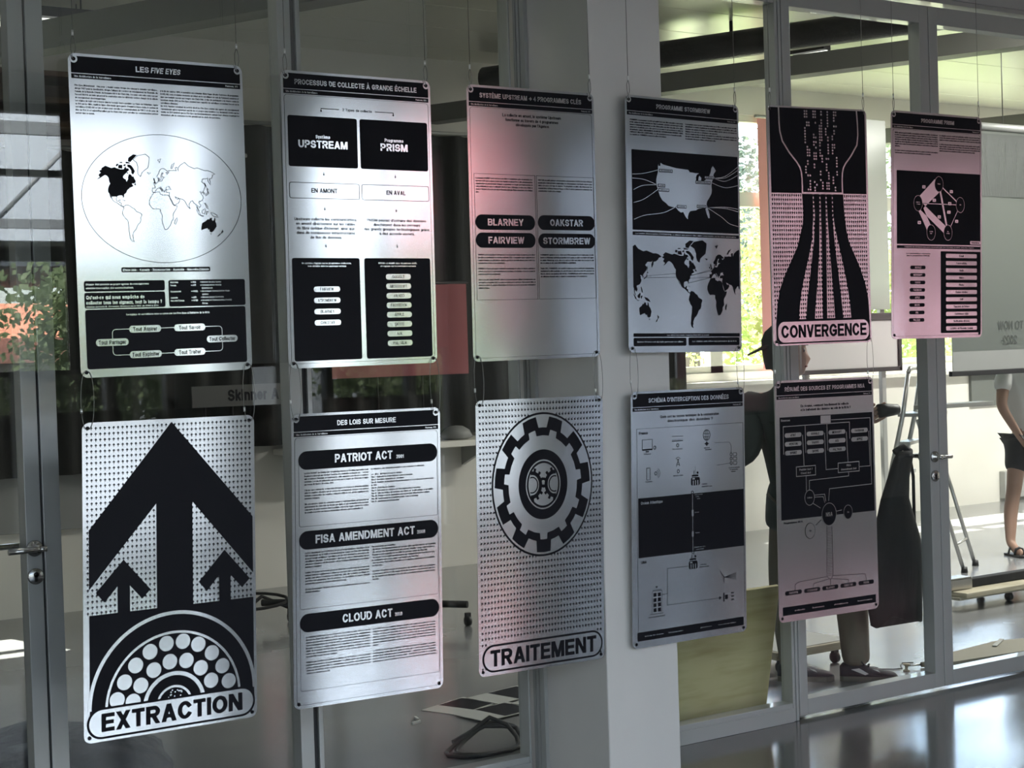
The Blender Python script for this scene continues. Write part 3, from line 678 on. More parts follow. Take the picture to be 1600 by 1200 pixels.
# ------------------------------------------------------------------ the eleven posters
QUAD = {
 'P1': [[1.6659, 0.0, 2.5691], [2.2215, 0.0, 2.5696], [2.2216, 0.0, 1.6231], [1.6711, 0.0, 1.6148]],
 'E': [[1.668, -0.0, 1.483], [2.2217, 0.0001, 1.4807], [2.2083, 0.025, 0.5296], [1.6472, 0.0249, 0.5307]],
 'P2': [[2.3542, 0.0, 2.5678], [2.9086, 0.0, 2.5678], [2.9028, 0.0, 1.6232], [2.3491, 0.0, 1.6206]],
 'L': [[2.351, 0.0, 1.4755], [2.9067, 0.0001, 1.4734], [2.8999, 0.025, 0.5219], [2.3375, 0.0248, 0.5288]],
 'P3': [[3.0542, 0.0, 2.5679], [3.5967, 0.0, 2.5685], [3.5918, 0.0, 1.6246], [3.0473, 0.0, 1.621]],
 'T': [[3.0504, -0.0, 1.4883], [3.5975, 0.0001, 1.4845], [3.5892, 0.0251, 0.5307], [3.0459, 0.025, 0.5343]],
 'P4': [[3.7411, 0.0, 2.5756], [4.2939, 0.0, 2.5669], [4.2767, 0.0, 1.6241], [3.724, 0.0, 1.6342]],
 'S': [[3.7275, -0.0, 1.4908], [4.2822, 0.0001, 1.488], [4.2831, 0.0248, 0.5431], [3.7208, 0.0248, 0.544]],
 'P5': [[4.442, 0.0, 2.5772], [4.9909, 0.0, 2.5891], [4.9877, 0.0, 1.6442], [4.4415, 0.0, 1.6407]],
 'R': [[4.4437, -0.0, 1.5039], [4.9883, 0.0, 1.5024], [5.0154, 0.025, 0.548], [4.4548, 0.0249, 0.5521]],
 'P6': [[5.1368, 0.0, 2.5974], [5.6987, 0.0, 2.5966], [5.6663, 0.0, 1.6493], [5.1046, 0.0, 1.6528]],
}
POSTERS = {}
def poster(key, label, draw, title=None, tu=None, num=0):
    q = QUAD[key]; A = Art(q)
    c = sum((Vector(p) for p in q), Vector())/4
    root = empty('metal_poster', c, label, 'poster', 'brushed metal posters hung on wires')
    mb = MB(); n = A.n; out = [(u, v) for u, v in rrpts(0, 0, 1, HV, .042, 8)]
    f = [A.at(u, v, 0) for u, v in out]; b = [A.at(u, v, -.002) for u, v in out]
    mb.face(f); mb.face(b[::-1])
    for i in range(len(f)): mb.face([f[i], b[i], b[(i+1) % len(f)], f[(i+1) % len(f)]])
    mb.build('panel', METAL, root, fix=False)
    if title:
        H = Art(q)
        H.rr(.015, .015, .985, .1025, .004); H.rr(.015, .107, .985, .132, .002)
        if title == 'LES FIVE EYES':
            H.text('LES', .373, .047, .077, 1, 2, u1=.448, w=.19); H.text('FIVE EYES', .458, .047, .077, 1, 2, u1=.627, w=.19, slant=.18)
        else: H.text(title, tu[0], .047, .077, 1, 2, u1=tu[1], w=.19)
        H.text('Une Architecture de la Surveillance', .03, .1145, .1255, 1, 2, u1=.233, w=.19, n=1)
        H.text('Panneau_%d/11' % num if False else 'Panneau, %d/11' % num, .895, .1145, .1245, 1, 2, u1=.97, w=.19, n=1)
        for u in (.03, .97): H.disc(u, .03, .021, 1, 2, 20)
        H.mb.build('printed_header', [INK, METAL], root, fix=False)
    draw(A)
    for u in (.03, .97):
        for v in (.03, 1.682): A.disc(u, v, .0105, 0, 6, 14)
    A.mb.build('printed_artwork', [INK, METAL], root, fix=False)
    POSTERS[key] = A
    return root
def pill(A, u0, v0, u1, v1, t, inv=False, tw=.7, th=.55, c=None, l=1, w=.17, n=2):
    """white pill on black (or black pill on metal when inv)"""
    A.rr(u0, v0, u1, v1, (v1-v0)/2, 0 if inv else 1, l+1)
    m = (v0+v1)/2; h = (v1-v0)*th/2; k = min(tw*(u1-u0), text_w(t, w, .07)*2*h*1.0)
    A.text(t, (u0+u1)/2-k/2, m-h, m+h, 1 if inv else 0, l+2, u1=(u0+u1)/2+k/2, w=w, n=n)
def draw_p1(A):
    T1 = "Five Eyes (littéralement « Cinq yeux »), traduit comme Groupe des cinq par le domaine surveillance, abrégé FVEY pour la classification, désigne l'alliance des services de renseignement de l'Australie, du Canada, de la Nouvelle-Zélande, du Royaume-Uni et des Etats-Unis. Ces pays sont reliés entre eux par l'accord UKUSA, un traité qui prévoit la coopération entre les différents services chargés de la collecte de renseignement électromagnétique.|Les origines du traité sont à trouver dans la Seconde Guerre mondiale. La Charte de l'Atlantique, signée en 1941 par les Alliés, établit les lignes d'un monde après-guerre. Pendant la Guerre froide, le système de surveillance ECHELON est mis en place pour surveiller les communications de l'URSS et des pays du Bloc de l'Est. Il est aujourd'hui utilisé par les Etats-Unis pour surveiller les communications privées partout dans le monde."
    T2 = "A la fin des années 1990, le journaliste néo-zélandais Nicky Hager dévoile l'existence du programme ECHELON, cette révélation déclenche un débat sur la surveillance au sein du Parlement européen et dans une moindre mesure au Congrès des Etats-Unis. A titre de participants à la Guerre contre le terrorisme depuis 2001, les Five Eyes étendent leurs capacités de surveillance en mettant l'accent sur la surveillance d'internet.|En 2013, l'ancien consultant de la NSA décrit les Five Eyes comme une agence de renseignement supranationale qui ne répond pas aux lois de ses propres pays membres. Les documents révélés par les médias en 2013 montrent que les Five Eyes ont intentionnellement espionné leurs citoyens et partagé les informations afin de contourner les lois garantissant les droits des personnes."
    A.body(T1, .031, .493, .163, .0162, .0092, 13); A.body(T2, .509, .973, .166, .0162, .0092, 12)
    A.ring(.505, .757, .462, .0027, 0, 1, 90, rv=.348)
    def M(p): 
        k = 1.0-.26*(abs(p[1])/70)**1.6 if abs(p[1]) < 85 else .65
        return (.457+(p[0]+2)*.00243*k, .826-.00272*miller(p[1]))
    for poly in [NAM, SAM, AFR, EUR, GRL]+ISL: A.line([M(p) for p in poly+[poly[0]]], .0026, 0, 1)
    A.poly([M(p) for p in clip_lat(NAM, 27)]); 
    for poly in ARC+[AUS, TAS]+NZL+GBR: A.poly([M(p) for p in poly])
    A.rr(.248, 1.129, .764, 1.155, .006); A.text('Etats-Unis - Canada - Royaume-Uni - Australie - Nouvelle-Zélande', .256, 1.136, 1.149, 1, 2, u1=.757, n=2)
    A.rr(.036, 1.2, .492, 1.256, .012); A.text('Chaque état possède sa propre agence de renseignement', .045, 1.212, 1.223, 1, 2, u1=.40, n=2); A.text('orientée interception des communications.', .045, 1.232, 1.243, 1, 2, u1=.312, n=2)
    A.rr(.036, 1.262, .492, 1.346, .012); A.text("Qu'est-ce qui nous empêche de", .044, 1.277, 1.297, 1, 2, u1=.372, w=.2, n=3); A.text('collecter tous les signaux, tout le temps ?', .044, 1.305, 1.325, 1, 2, u1=.472, w=.2, n=3)
    A.text('Citation de Keith B. Alexander, Directeur de la NSA de 2005 à 2014', .044, 1.332, 1.341, 1, 2, u1=.452, n=2)
    A.rr(.514, 1.2, .972, 1.346, .012)
    for i, (a, b, c) in enumerate((('Etats-Unis', '> NSA', '> National Security Agency'), ('Canada', '> CSE', '> Communications Security'), ('', '', '   Establishment'), ('Royaume-Uni', '> GCHQ', '> Government Communications Head-'), ('', '', '   quarters'), ('Australie', '> ASD', '> Defence Signals Directorate'), ('Nouvelle-Zélande', '> GCSB', '> Government Communications Security'), ('', '', '   Bureau'))):
        v = 1.208+i*.0168
        for s, u in ((a, .524), (b, .645), (c, .70)): 
            if s: A.text(s, u, v, v+.0098, 1, 2, n=2, sx=.93)
    A.rr(.036, 1.352, .97, 1.667, .014)
    A.text("La logique de surveillance mise en place par les Five Eyes à l'initiative de la NSA", .265, 1.376, 1.387, 1, 2, u1=.75, n=2)
    A.rro(.182, 1.46, .822, 1.598, .02, .004, 1, 2)
    for u0, v0, u1, t in ((.277, 1.443, .461, 'Tout Aspirer'), (.537, 1.443, .722, 'Tout Savoir'), (.728, 1.512, .915, 'Tout Collecter'), (.088, 1.509, .272, 'Tout Partager'), (.275, 1.58, .46, 'Tout Exploiter'), (.533, 1.578, .717, 'Tout Traiter')):
        A.rr(u0, v0, u1, v0+.038, .019, 1, 3); k = text_w(t, .17, .07)*.022
        A.text(t, (u0+u1)/2-k/2, v0+.008, v0+.03, 0, 4, w=.17, n=3)
def arrow_up(A, u, v, s, ang=0, l=1):
    c, d = math.cos(ang), math.sin(ang)
    R = lambda x, y: (u+(x*c-y*d)*s, v+(x*d+y*c)*s)
    A.face([R(0, -.55), R(.5, .02), R(-.5, .02)], 0, l); A.face([R(-.1, 0), R(.1, 0), R(.1, .5), R(-.1, .5)], 0, l)
def draw_e(A):
    r = 0
    big = [(.505, .017), (.984, .571), (.984, .89), (.622, .46), (.622, 1.03), (.413, 1.03), (.413, .456), (.033, .89), (.033, .574)]
    sm = [(.225, .746), (.376, .921), (.329, .967), (.259, .888), (.259, 1.03), (.19, 1.03), (.19, .885), (.117, .966), (.07, .91)]
    v = .033
    while v < 1.02:
        for i in range(39): arrow_up(A, .026+i*.02485, v, .0175)
        v += .0308
    A.poly(big, 0, 2); A.poly(sm, 0, 2); A.poly([(u+.587, w) for u, w in sm], 0, 2)
    A.rr(.033, 1.029, .984, 1.62, 0, 0, 2)
    A.ring(.508, 1.54, .476, .02, 1, 3, 90, 180, 360); A.ring(.508, 1.556, .385, .014, 1, 3, 90, 180, 360)
    A.ring(.508, 1.568, .17, .022, 1, 3, 60, 180, 360); A.ring(.508, 1.568, .098, .013, 1, 3, 40, 180, 360)
    for u, w in ((.183,1.499),(.225,1.409),(.288,1.326),(.37,1.262),(.464,1.229),(.56,1.228),(.65,1.256),(.73,1.314),(.792,1.395),(.829,1.484),(.272,1.52),(.316,1.439),(.391,1.365),(.483,1.331),(.579,1.337),(.663,1.389),(.724,1.467)):
        A.disc(u, w, .0425, 1, 3, 28)
    rnd = random.Random(3)
    for i in range(26):
        a = rnd.uniform(190, 350); q = rnd.uniform(.015, .08); A.disc(.508+q*math.cos(math.radians(a)), 1.565+q*math.sin(math.radians(a)), .0045, 1, 3, 8)
    A.rr(.016, 1.528, .988, 1.697, .0845, 0, 4, 14); A.rr(.028, 1.540, .976, 1.685, .0725, 1, 5, 14)
    A.text('EXTRACTION', .095, 1.561, 1.659, 0, 6, u1=.91, w=.215, n=9, track=.06)
def draw_p2(A):
    A.rro(.018, .138, .982, 1.685, .02, .0016)
    A.text('2 Types de collecte', .394, .2, .215, 0, 1, u1=.591, n=3, w=.15)
    A.line([(.254, .222), (.254, .208), (.372, .208)], .004); A.line([(.613, .208), (.737, .208), (.737, .219)], .004)
    for u in (.254, .737): A.disc(u, .222, .005, 0, 1, 10)
    A.rr(.036, .256, .488, .549, .014); A.rr(.506, .256, .971, .549, .014)
    A.text('Système', .213, .363, .383, 1, 2, u1=.307, w=.2); A.text('UPSTREAM', .1, .395, .439, 1, 2, u1=.421, w=.2, n=6)
    A.text('Programme', .672, .363, .383, 1, 2, u1=.802, w=.2); A.text('PRISM', .643, .393, .437, 1, 2, u1=.83, w=.2, n=6)
    A.rro(.036, .641, .492, .731, .012, .003); A.rro(.51, .641, .971, .731, .012, .003)
    A.text('EN AMONT', .176, .672, .698, 0, 1, u1=.346, w=.17); A.text('EN AVAL', .676, .672, .698, 0, 1, u1=.808, w=.17)
    for u in (.26, .74):
        for v in (.588, .79, 1.005): A.line([(u, v-.011), (u, v+.006)], .003); A.face([(u-.006, v), (u+.006, v), (u, v+.011)], 0, 1)
    for i, s in enumerate(('Upstream collecte les communications', 'en amont directement sur les câbles', "de fibre optique d'internet, ainsi que", 'dans de nombreuses infrastructures', 'de flux de données.')):
        A.text(s, .264, .842+i*.0263, .859+i*.0263, 0, 1, align='c', w=.15, n=2, sx=(.406/(text_w('Upstream collecte les communications', .15, .07)*.017)))
    for i, s in enumerate(('PRISM permet d\'extraire des données', 'directement dans les serveurs', 'des grands groupes technologiques grâce', 'à des accords secrets.')):
        A.text(s, .742, .842+i*.0263, .859+i*.0263, 0, 1, align='c', w=.15, n=2, sx=(.45/(text_w('des grands groupes technologiques grâce', .15, .07)*.017)))
    A.rr(.038, 1.076, .48, 1.671, .014); A.rr(.512, 1.076, .967, 1.671, .014)
    A.text("Ce système s'appuie sur les programmes ci-dessous,", .1, 1.1, 1.111, 1, 2, u1=.423, n=1); A.text('tous détaillés dans les panneaux suivants', .139, 1.117, 1.128, 1, 2, u1=.39, n=1)
    A.text('PRISM est détaillé dans un panneau dédié,', .607, 1.1, 1.111, 1, 2, u1=.874, n=1); A.text("et s'appuie sur les partenaires suivants", .62, 1.117, 1.128, 1, 2, u1=.865, n=1)
    for i, s in enumerate(('FAIRVIEW', 'STROMBREW', 'BLARNEY', 'OAKSTAR')): pill(A, .172, 1.241+i*.0648, .345, 1.273+i*.0648, s, n=3, w=.15)
    for i, s in enumerate(('GOOGLE', 'MICROSOFT', 'YAHOO', 'FACEBOOK', 'APPLE', 'SKYPE', 'AOL', 'PALTALK')): pill(A, .655, 1.17+i*.0566, .828, 1.204+i*.0566, s, n=3, w=.14)
LT = [("La USA PATRIOT Act (Uniting and Strengthening America by Providing Appropriate Tools Required to Intercept and Obstruct Terrorism Act, traduisible en français par : « Loi pour unir et renforcer l'Amérique en fournissant les outils appropriés pour déceler et contrer le terrorisme ») est une loi antiterroriste qui est votée par le Congrès des Etats-Unis et signée par George W. Bush le 26 octobre 2001.|#|L'un des axes centraux de ce long texte (132 pages) est d'effacer la distinction juridique entre les enquêtes effectuées par les services de renseignement extérieur et les agences fédérales responsables des enquêtes criminelles (FBI) dès lors qu'elles impliquent des terroristes étrangers.|#|Elle crée aussi les statuts de combattant ennemi et combattant illégal, qui permettent au gouvernement des Etats-Unis de détenir sans limite et sans inculpation toute personne soupçonnée de projet terroriste. Dans la pratique, cette loi du Congrès autorise les services de sécurité à accéder aux données informatiques détenues par les particuliers et",
 "les entreprises, sans autorisation préalable et sans en informer les utilisateurs.|#|Les « titres » du Patriot Act sont les suivants :|Titre I : Augmenter la sécurité intérieure contre le terrorisme|Titre II : Procédures augmentées de surveillance|Titre III : Réduction du blanchiment d'argent international et Loi de financement anti-terroriste de 2001|Titre IV : Protection des frontières|Titre V : Enlèvement des obstacles sur l'investigation dans le terrorisme|Titre VI : Aide aux victimes du terrorisme, aux officiers de sécurité publique et aux familles|Titre VII : Partage accru des informations pour la protection d'infrastructures critiques|Titre VIII : Renforcement de la législation pénale contre le terrorisme|Titre IX : Amélioration du renseignement"),
 ("Le FISA Amendments Act of 2008 (FAA, FISAA ou Foreign Intelligence Surveillance Act of 1978 Amendments Act of 2008) est un amendement du Congrès des Etats-Unis d'Amérique de la loi Foreign Intelligence Surveillance Act de 1978 décrivant les procédures des surveillances physiques et électroniques, ainsi que la collecte d'information sur des puissances étrangères soit directement, soit par l'échange d'informations avec d'autres puissances étrangères.|#|L'article 702 permet au Procureur général des Etats-Unis et au Directeur du renseignement national d'autoriser conjointement le ciblage des personnes dont on pense raisonnablement qu'elles sont situées à l'extérieur des Etats-Unis, mais elle est limitée au ciblage des personnes non américaines. Une fois autorisées, ces acquisitions de données (PRISM) peuvent durer pendant des périodes allant jusqu'à un an.|#|En vertu du paragraphe 702 (b) de cette loi, une telle acquisition de données est soumise à plusieurs limitations.",
 "Plus précisément, une acquisition :|- Ne doit pas viser intentionnellement une personne située aux Etats-Unis lors de l'acquisition.|- Ne doit pas viser intentionnellement une personne identifiée comme étant localisée à l'étranger si cette acquisition vise en réalité une personne connue aux Etats-Unis.|- Ne doit pas viser à acquérir intentionnellement une communication dont l'expéditeur et tous les destinataires sont connus comme étant localisés aux Etats-Unis.|- Doit être menée d'une manière compatible avec le quatrième amendement de la Constitution des Etats-Unis.|#|Cet article 702 autorise l'usage des programmes de surveillance utilisés par la National Security Agency (NSA) et le FBI, comme PRISM dont l'existence a été révélée le 6 juin 2013 par The Guardian et le Washington Post, à la suite des révélations du lanceur d'alerte Edward Snowden."),
 ("Le Clarifying Lawful Overseas Use of Data Act ou CLOUD Act (H.R. 4943) est une loi fédérale des Etats-Unis adoptée en 2018 sur l'accès aux données de communication (données personnelles), notamment opérées dans le Cloud. Elle modifie principalement le Stored Communications Act (SCA) de 1986 en permettant aux instances de justice (fédérales ou locales, y compris municipales) de contraindre les fournisseurs de services établis sur le territoire des Etats-Unis, par mandat ou assignation, à fournir les données relatives aux communications électroniques, stockées sur des serveurs, qu'ils soient situés aux Etats-Unis ou dans des pays étrangers.|#|Critiquée par certaines associations de défense de la vie privée, cette loi permet notamment aux instances de justice américaines de solliciter auprès des fournisseurs de services opérant aux Etats-Unis, les communications personnelles d'un individu sans que celui-ci en soit informé, ni que son pays de résidence ne le soit, ni que le pays où sont stockées ces données ne le soit.",
 "Le CLOUD Act est le résultat de plusieurs tentatives du Congrès de modifier le SCA pour permettre aux autorités d'obliger les fournisseurs de services à transmettre des données stockées en dehors des Etats-Unis dans leurs serveurs. Un projet de loi sur l'accès aux données stockées à l'étranger (LEADS Act) en 2015 et de loi sur la protection des communications internationales (ICPA) en 2017, toutes deux fortement soutenues par le sénateur républicain Orrin Hatch, visaient tous deux à modifier la SCA, mais n'ont pas été adoptés.|#|Le CLOUD Act a reçu l'appui du ministère américain de la justice et de grandes entreprises technologiques comme Microsoft, Apple et Google, qui y voient le moyen d'une sécurité juridique. Brad Smith (Microsoft) a notamment déclaré : « Aujourd'hui est un jour important pour le droit à la vie privée dans le monde entier. » Pour l'ACLU, le CLOUD Act est un outil permettant aux agences d'enquête de la police d'accéder aux données au-delà des frontières.")]
def draw_l(A):
    A.rro(.02, .138, .98, 1.69, .02, .0016)
    for i, (t, a, b, y, c, vp, ve, vt) in enumerate((('PATRIOT ACT', .278, .664, '2001', .69, .217, .653, .341), ('FISA AMENDMENT ACT', .147, .812, '2008', .828, .68, 1.133, .803), ('CLOUD ACT', .318, .651, '2018', .668, 1.161, 1.61, 1.293))):
        A.rr(.042, vp, .977, vp+.108, .054, 0, 1, 12)
        A.text(t, a, vp+.027, vp+.077, 1, 2, u1=b, w=.2, n=7); A.text(y, c, vp+.054, vp+.076, 1, 2, w=.18, n=3)
        A.rro(.045, vp+.06, .974, ve, .012, .0016)
        A.body(LT[i][0], .08, .5, vt, .0162, .0095, 20 if i < 2 else 17, w=.2); A.body(LT[i][1], .518, .949, vt, .0162, .0095, 17 if i else 18, w=.2)
U3 = ["Le programme BLARNEY repose sur l'accès aux câbles et commutateurs grâce au partenariat avec l'opérateur AT&T pour la collecte. Il opère sous l'autorité du tribunal FISA et cible principalement les communications de gouvernements étrangers. Le programme est évoqué pour l'anti-terrorisme, la contre-prolifération des armes, la diplomatie, Brésil, la France, l'Allemagne, la Grèce, Israël, l'Italie, le Japon, le Mexique et la Corée du Sud, le Venezuela ainsi que l'Union européenne et les Nations unies.",
 "OAKSTAR rassemble plusieurs sous-programmes qui permettent à la NSA d'accéder à l'internet mondial grâce à huit partenaires commerciaux. Ces sous-programmes sont répartis selon les zones ciblées, les accès et le type de données. Ce programme est utilisé afin d'intercepter des communications du Moyen-Orient, de l'Europe et d'Asie. Il collecte également les métadonnées des communications vocales et les échanges.",
 "FAIRVIEW est un programme de 1985 qui repose sur un partenaire unique. Il permet un accès direct aux câbles et commutateurs de l'opérateur américain AT&T. Le programme repose également sur le soutien technique en collectant les données par l'accès au trafic internet pour la NSA des communications vocales et des métadonnées.|#|FAIRVIEW est l'un des plus grands contributeurs au programme de collecte de données américain et collecte et est l'accès le plus productif pour la surveillance électronique. Cet accès a fourni de nombreux rapports de renseignement.|#|Grâce à son rôle central, FAIRVIEW collecte en moyenne plusieurs millions d'enregistrements par jour depuis le 11 septembre 2001. La société est fournie par les opérateurs d'un réseau de câbles et répond à la collecte de données téléphoniques. En Europe, les relevés sur un mois vont jusqu'à 5 milliards de lignes.",
 "STORMBREW exploite les accès offerts par le FBI, notamment l'accès à huit points du trafic internet et téléphonique américain qui transitent vers le monde, les câbles sous-marins sont équipés de stations d'atterrissage sur les côtes est et ouest. Les sites sont connus sous des noms de code tirés de stations de ski, comme BRECKENRIDGE ou MAVERICK.|#|Depuis 2001, STORMBREW a été considéré comme un accès essentiel aux communications transitant par les câbles américains et le code FISA dans le cadre de la section 702, qui permet à la NSA de collecter sans mandat au titre du FAA. STORMBREW peut servir à collecter les données des utilisateurs du monde entier, y compris les communications et les métadonnées."]
def draw_p3(A):
    A.rro(.02, .138, .98, 1.69, .02, .0016)
    for i, (s, u0, u1) in enumerate((('La collecte en amont, le système Upstream', .268, .728), ('fonctionne au travers de 4 programmes', .291, .706), ("développés par l'Agence.", .37, .633))): A.text(s, u0, .165+i*.029, .184+i*.029, 0, 1, u1=u1, w=.15, n=2)
    for u0, u1 in ((.04, .508), (.52, .982)): A.line([(u0, 1.33), (u0, .548), (u1, .548), (u1, 1.33), (u0, 1.33)], .002)
    for u0, v0, t, a, b in ((.042, .8, 'BLARNEY', .134, .409), (.042, .912, 'FAIRVIEW', .135, .412), (.524, .797, 'OAKSTAR', .619, .885), (.524, .913, 'STORMBREW', .56, .942)):
        A.rr(u0, v0, u0+.458, v0+.094, .047, 0, 2, 12); A.text(t, a, v0+.025, v0+.068, 1, 3, u1=b, w=.2, n=6)
    A.body(U3[0], .05, .488, .57, .0172, .009, 7, w=.2); A.body(U3[1], .533, .97, .57, .0172, .009, 7, w=.2)
    A.body(U3[2], .055, .492, 1.045, .0172, .009, 15, w=.2); A.body(U3[3], .536, .969, 1.045, .0172, .009, 15, w=.2)
def gear_pts(r0, r1, n, ph, w0, w1, cx, cy, su, sv):
    """toothed outline: r0 root, r1 tip, w0/w1 half-widths (degrees) of a tooth at root and tip"""
    p = []
    for k in range(n):
        a = ph+k*360/n
        for da, r in ((-w0, r0), (-w1, r1), (0, r1), (w1, r1), (w0, r0), ((360/n)/2, r0)):
            t = math.radians(a+da); p.append((cx+r*su*math.cos(t), cy+r*sv*math.sin(t)))
    return p
def draw_t(A):
    cx, cy, su, sv = .511, .546, .398, .456
    v = .03
    while v < 1.69:
        for i in range(39):
            u = .028+i*.0248
            if ((u-cx)/su)**2+((v-cy)/sv)**2 < 1.0: continue
            if v > 1.50 and (.06 < u < .945 or 1.55 < v < 1.66): continue
            arrow_up(A, u, v, .019, math.atan2(cy-v, cx-u)+PI/2)
        v += .0372
    E = lambda r, c, l, n=64: A.disc(cx, cy, r*su, c, l, n, rv=r*sv)
    E(1.0, 0, 2); E(.972, 1, 3)
    A.poly(gear_pts(.79, .945, 11, 90, 10.5, 8.2, cx, cy, su, sv), 0, 4)
    A.poly(gear_pts(.68, .765, 11, 90, 6.2, 5.0, cx, cy, su, sv), 1, 5)
    E(.485, 0, 6); E(.345, 1, 7); E(.325, 0, 8); E(.295, 1, 9)
    for sgn in (-1, 1):
        gx = cx+sgn*.088; L = 10
        def rg(r, w, a0, a1): A.ring(gx, cy, r, w, 0, L, 36, a0, a1, rv=r*1.14)
        base = 0 if sgn < 0 else 180
        rg(.066, .024, base-100, base+100); rg(.043, .008, base-110, base+110)
        for k in range(-3, 4):
            a = math.radians(base+k*27+(6 if sgn < 0 else -7)); c, s = math.cos(a), math.sin(a)
            if abs(gx+.088*c-cx) < .112: A.line([(gx+.07*c, cy+.08*s), (gx+.094*c, cy+.107*s)], .018, 0, L)
    A.rr(.026, 1.519, .984, 1.692, .0865, 0, 4, 14); A.rr(.038, 1.531, .972, 1.680, .0745, 1, 5, 14)
    A.text('TRAITEMENT', .086, 1.553, 1.656, 0, 6, u1=.93, w=.2, n=6, track=.06)
P4T = ["STORMBREW est un programme de la NSA qui exploite l'accès aux câbles sous-marins et aux réseaux de fibre optique du territoire américain avec l'aide de partenaires opérateurs, pour intercepter le trafic internet et téléphonique international. Les sites d'interception sont situés aux points où les câbles entrent sur le sol américain, sur les côtes ouest et est. Les noms de code proviennent de stations de ski américaines connues : BRECKENRIDGE, KILLINGTON, COPPERMOUNTAIN, MAVERICK, TAHOE, SUNVALLEY, WHISTLER et WHITESQUALL. Les sites permettent un accès à l'ensemble du trafic.|Les capacités de STORMBREW en font un des piliers de la collecte.",
 "Le programme repose sur une coopération étroite avec le FBI et sept points d'accès au trafic international. Les données transitent par des installations protégées et sont filtrées, triées, puis transmises aux analystes de l'Agence. Les sélecteurs utilisés sont des adresses, des numéros de téléphone et des mots clés. Les métadonnées sont conservées.|Un accès complet aux flux est effectué sous mandat de la section 702 et sous autorité du transit, dès lors que les deux extrémités se situent à l'étranger. Les documents publiés décrivent les relations avec les partenaires ainsi que les volumes collectés par les sites."]
USM = [(.278,.443),(.276,.46),(.292,.456),(.294,.438),(.315,.447),(.427,.466),(.535,.472),(.55,.488),(.578,.489),(.60,.492),(.633,.491),(.612,.50),(.603,.52),(.605,.545),(.622,.548),(.628,.52),(.633,.507),(.652,.522),(.648,.54),(.668,.545),(.687,.534),(.70,.52),(.722,.505),(.735,.48),(.742,.452),(.755,.434),(.768,.445),(.783,.466),(.765,.487),(.76,.50),(.77,.515),(.752,.531),(.744,.55),(.742,.58),(.745,.60),(.741,.624),(.72,.655),(.70,.68),(.695,.70),(.708,.735),(.721,.77),(.721,.793),(.71,.795),(.695,.765),(.683,.727),(.655,.728),(.617,.734),(.6,.745),(.573,.748),(.548,.752),(.535,.766),(.526,.79),(.526,.808),(.508,.795),(.486,.76),(.465,.765),(.443,.753),(.425,.735),(.358,.724),(.335,.705),(.305,.689),(.285,.66),(.264,.612),(.255,.58),(.255,.55),(.27,.50),(.272,.46)]
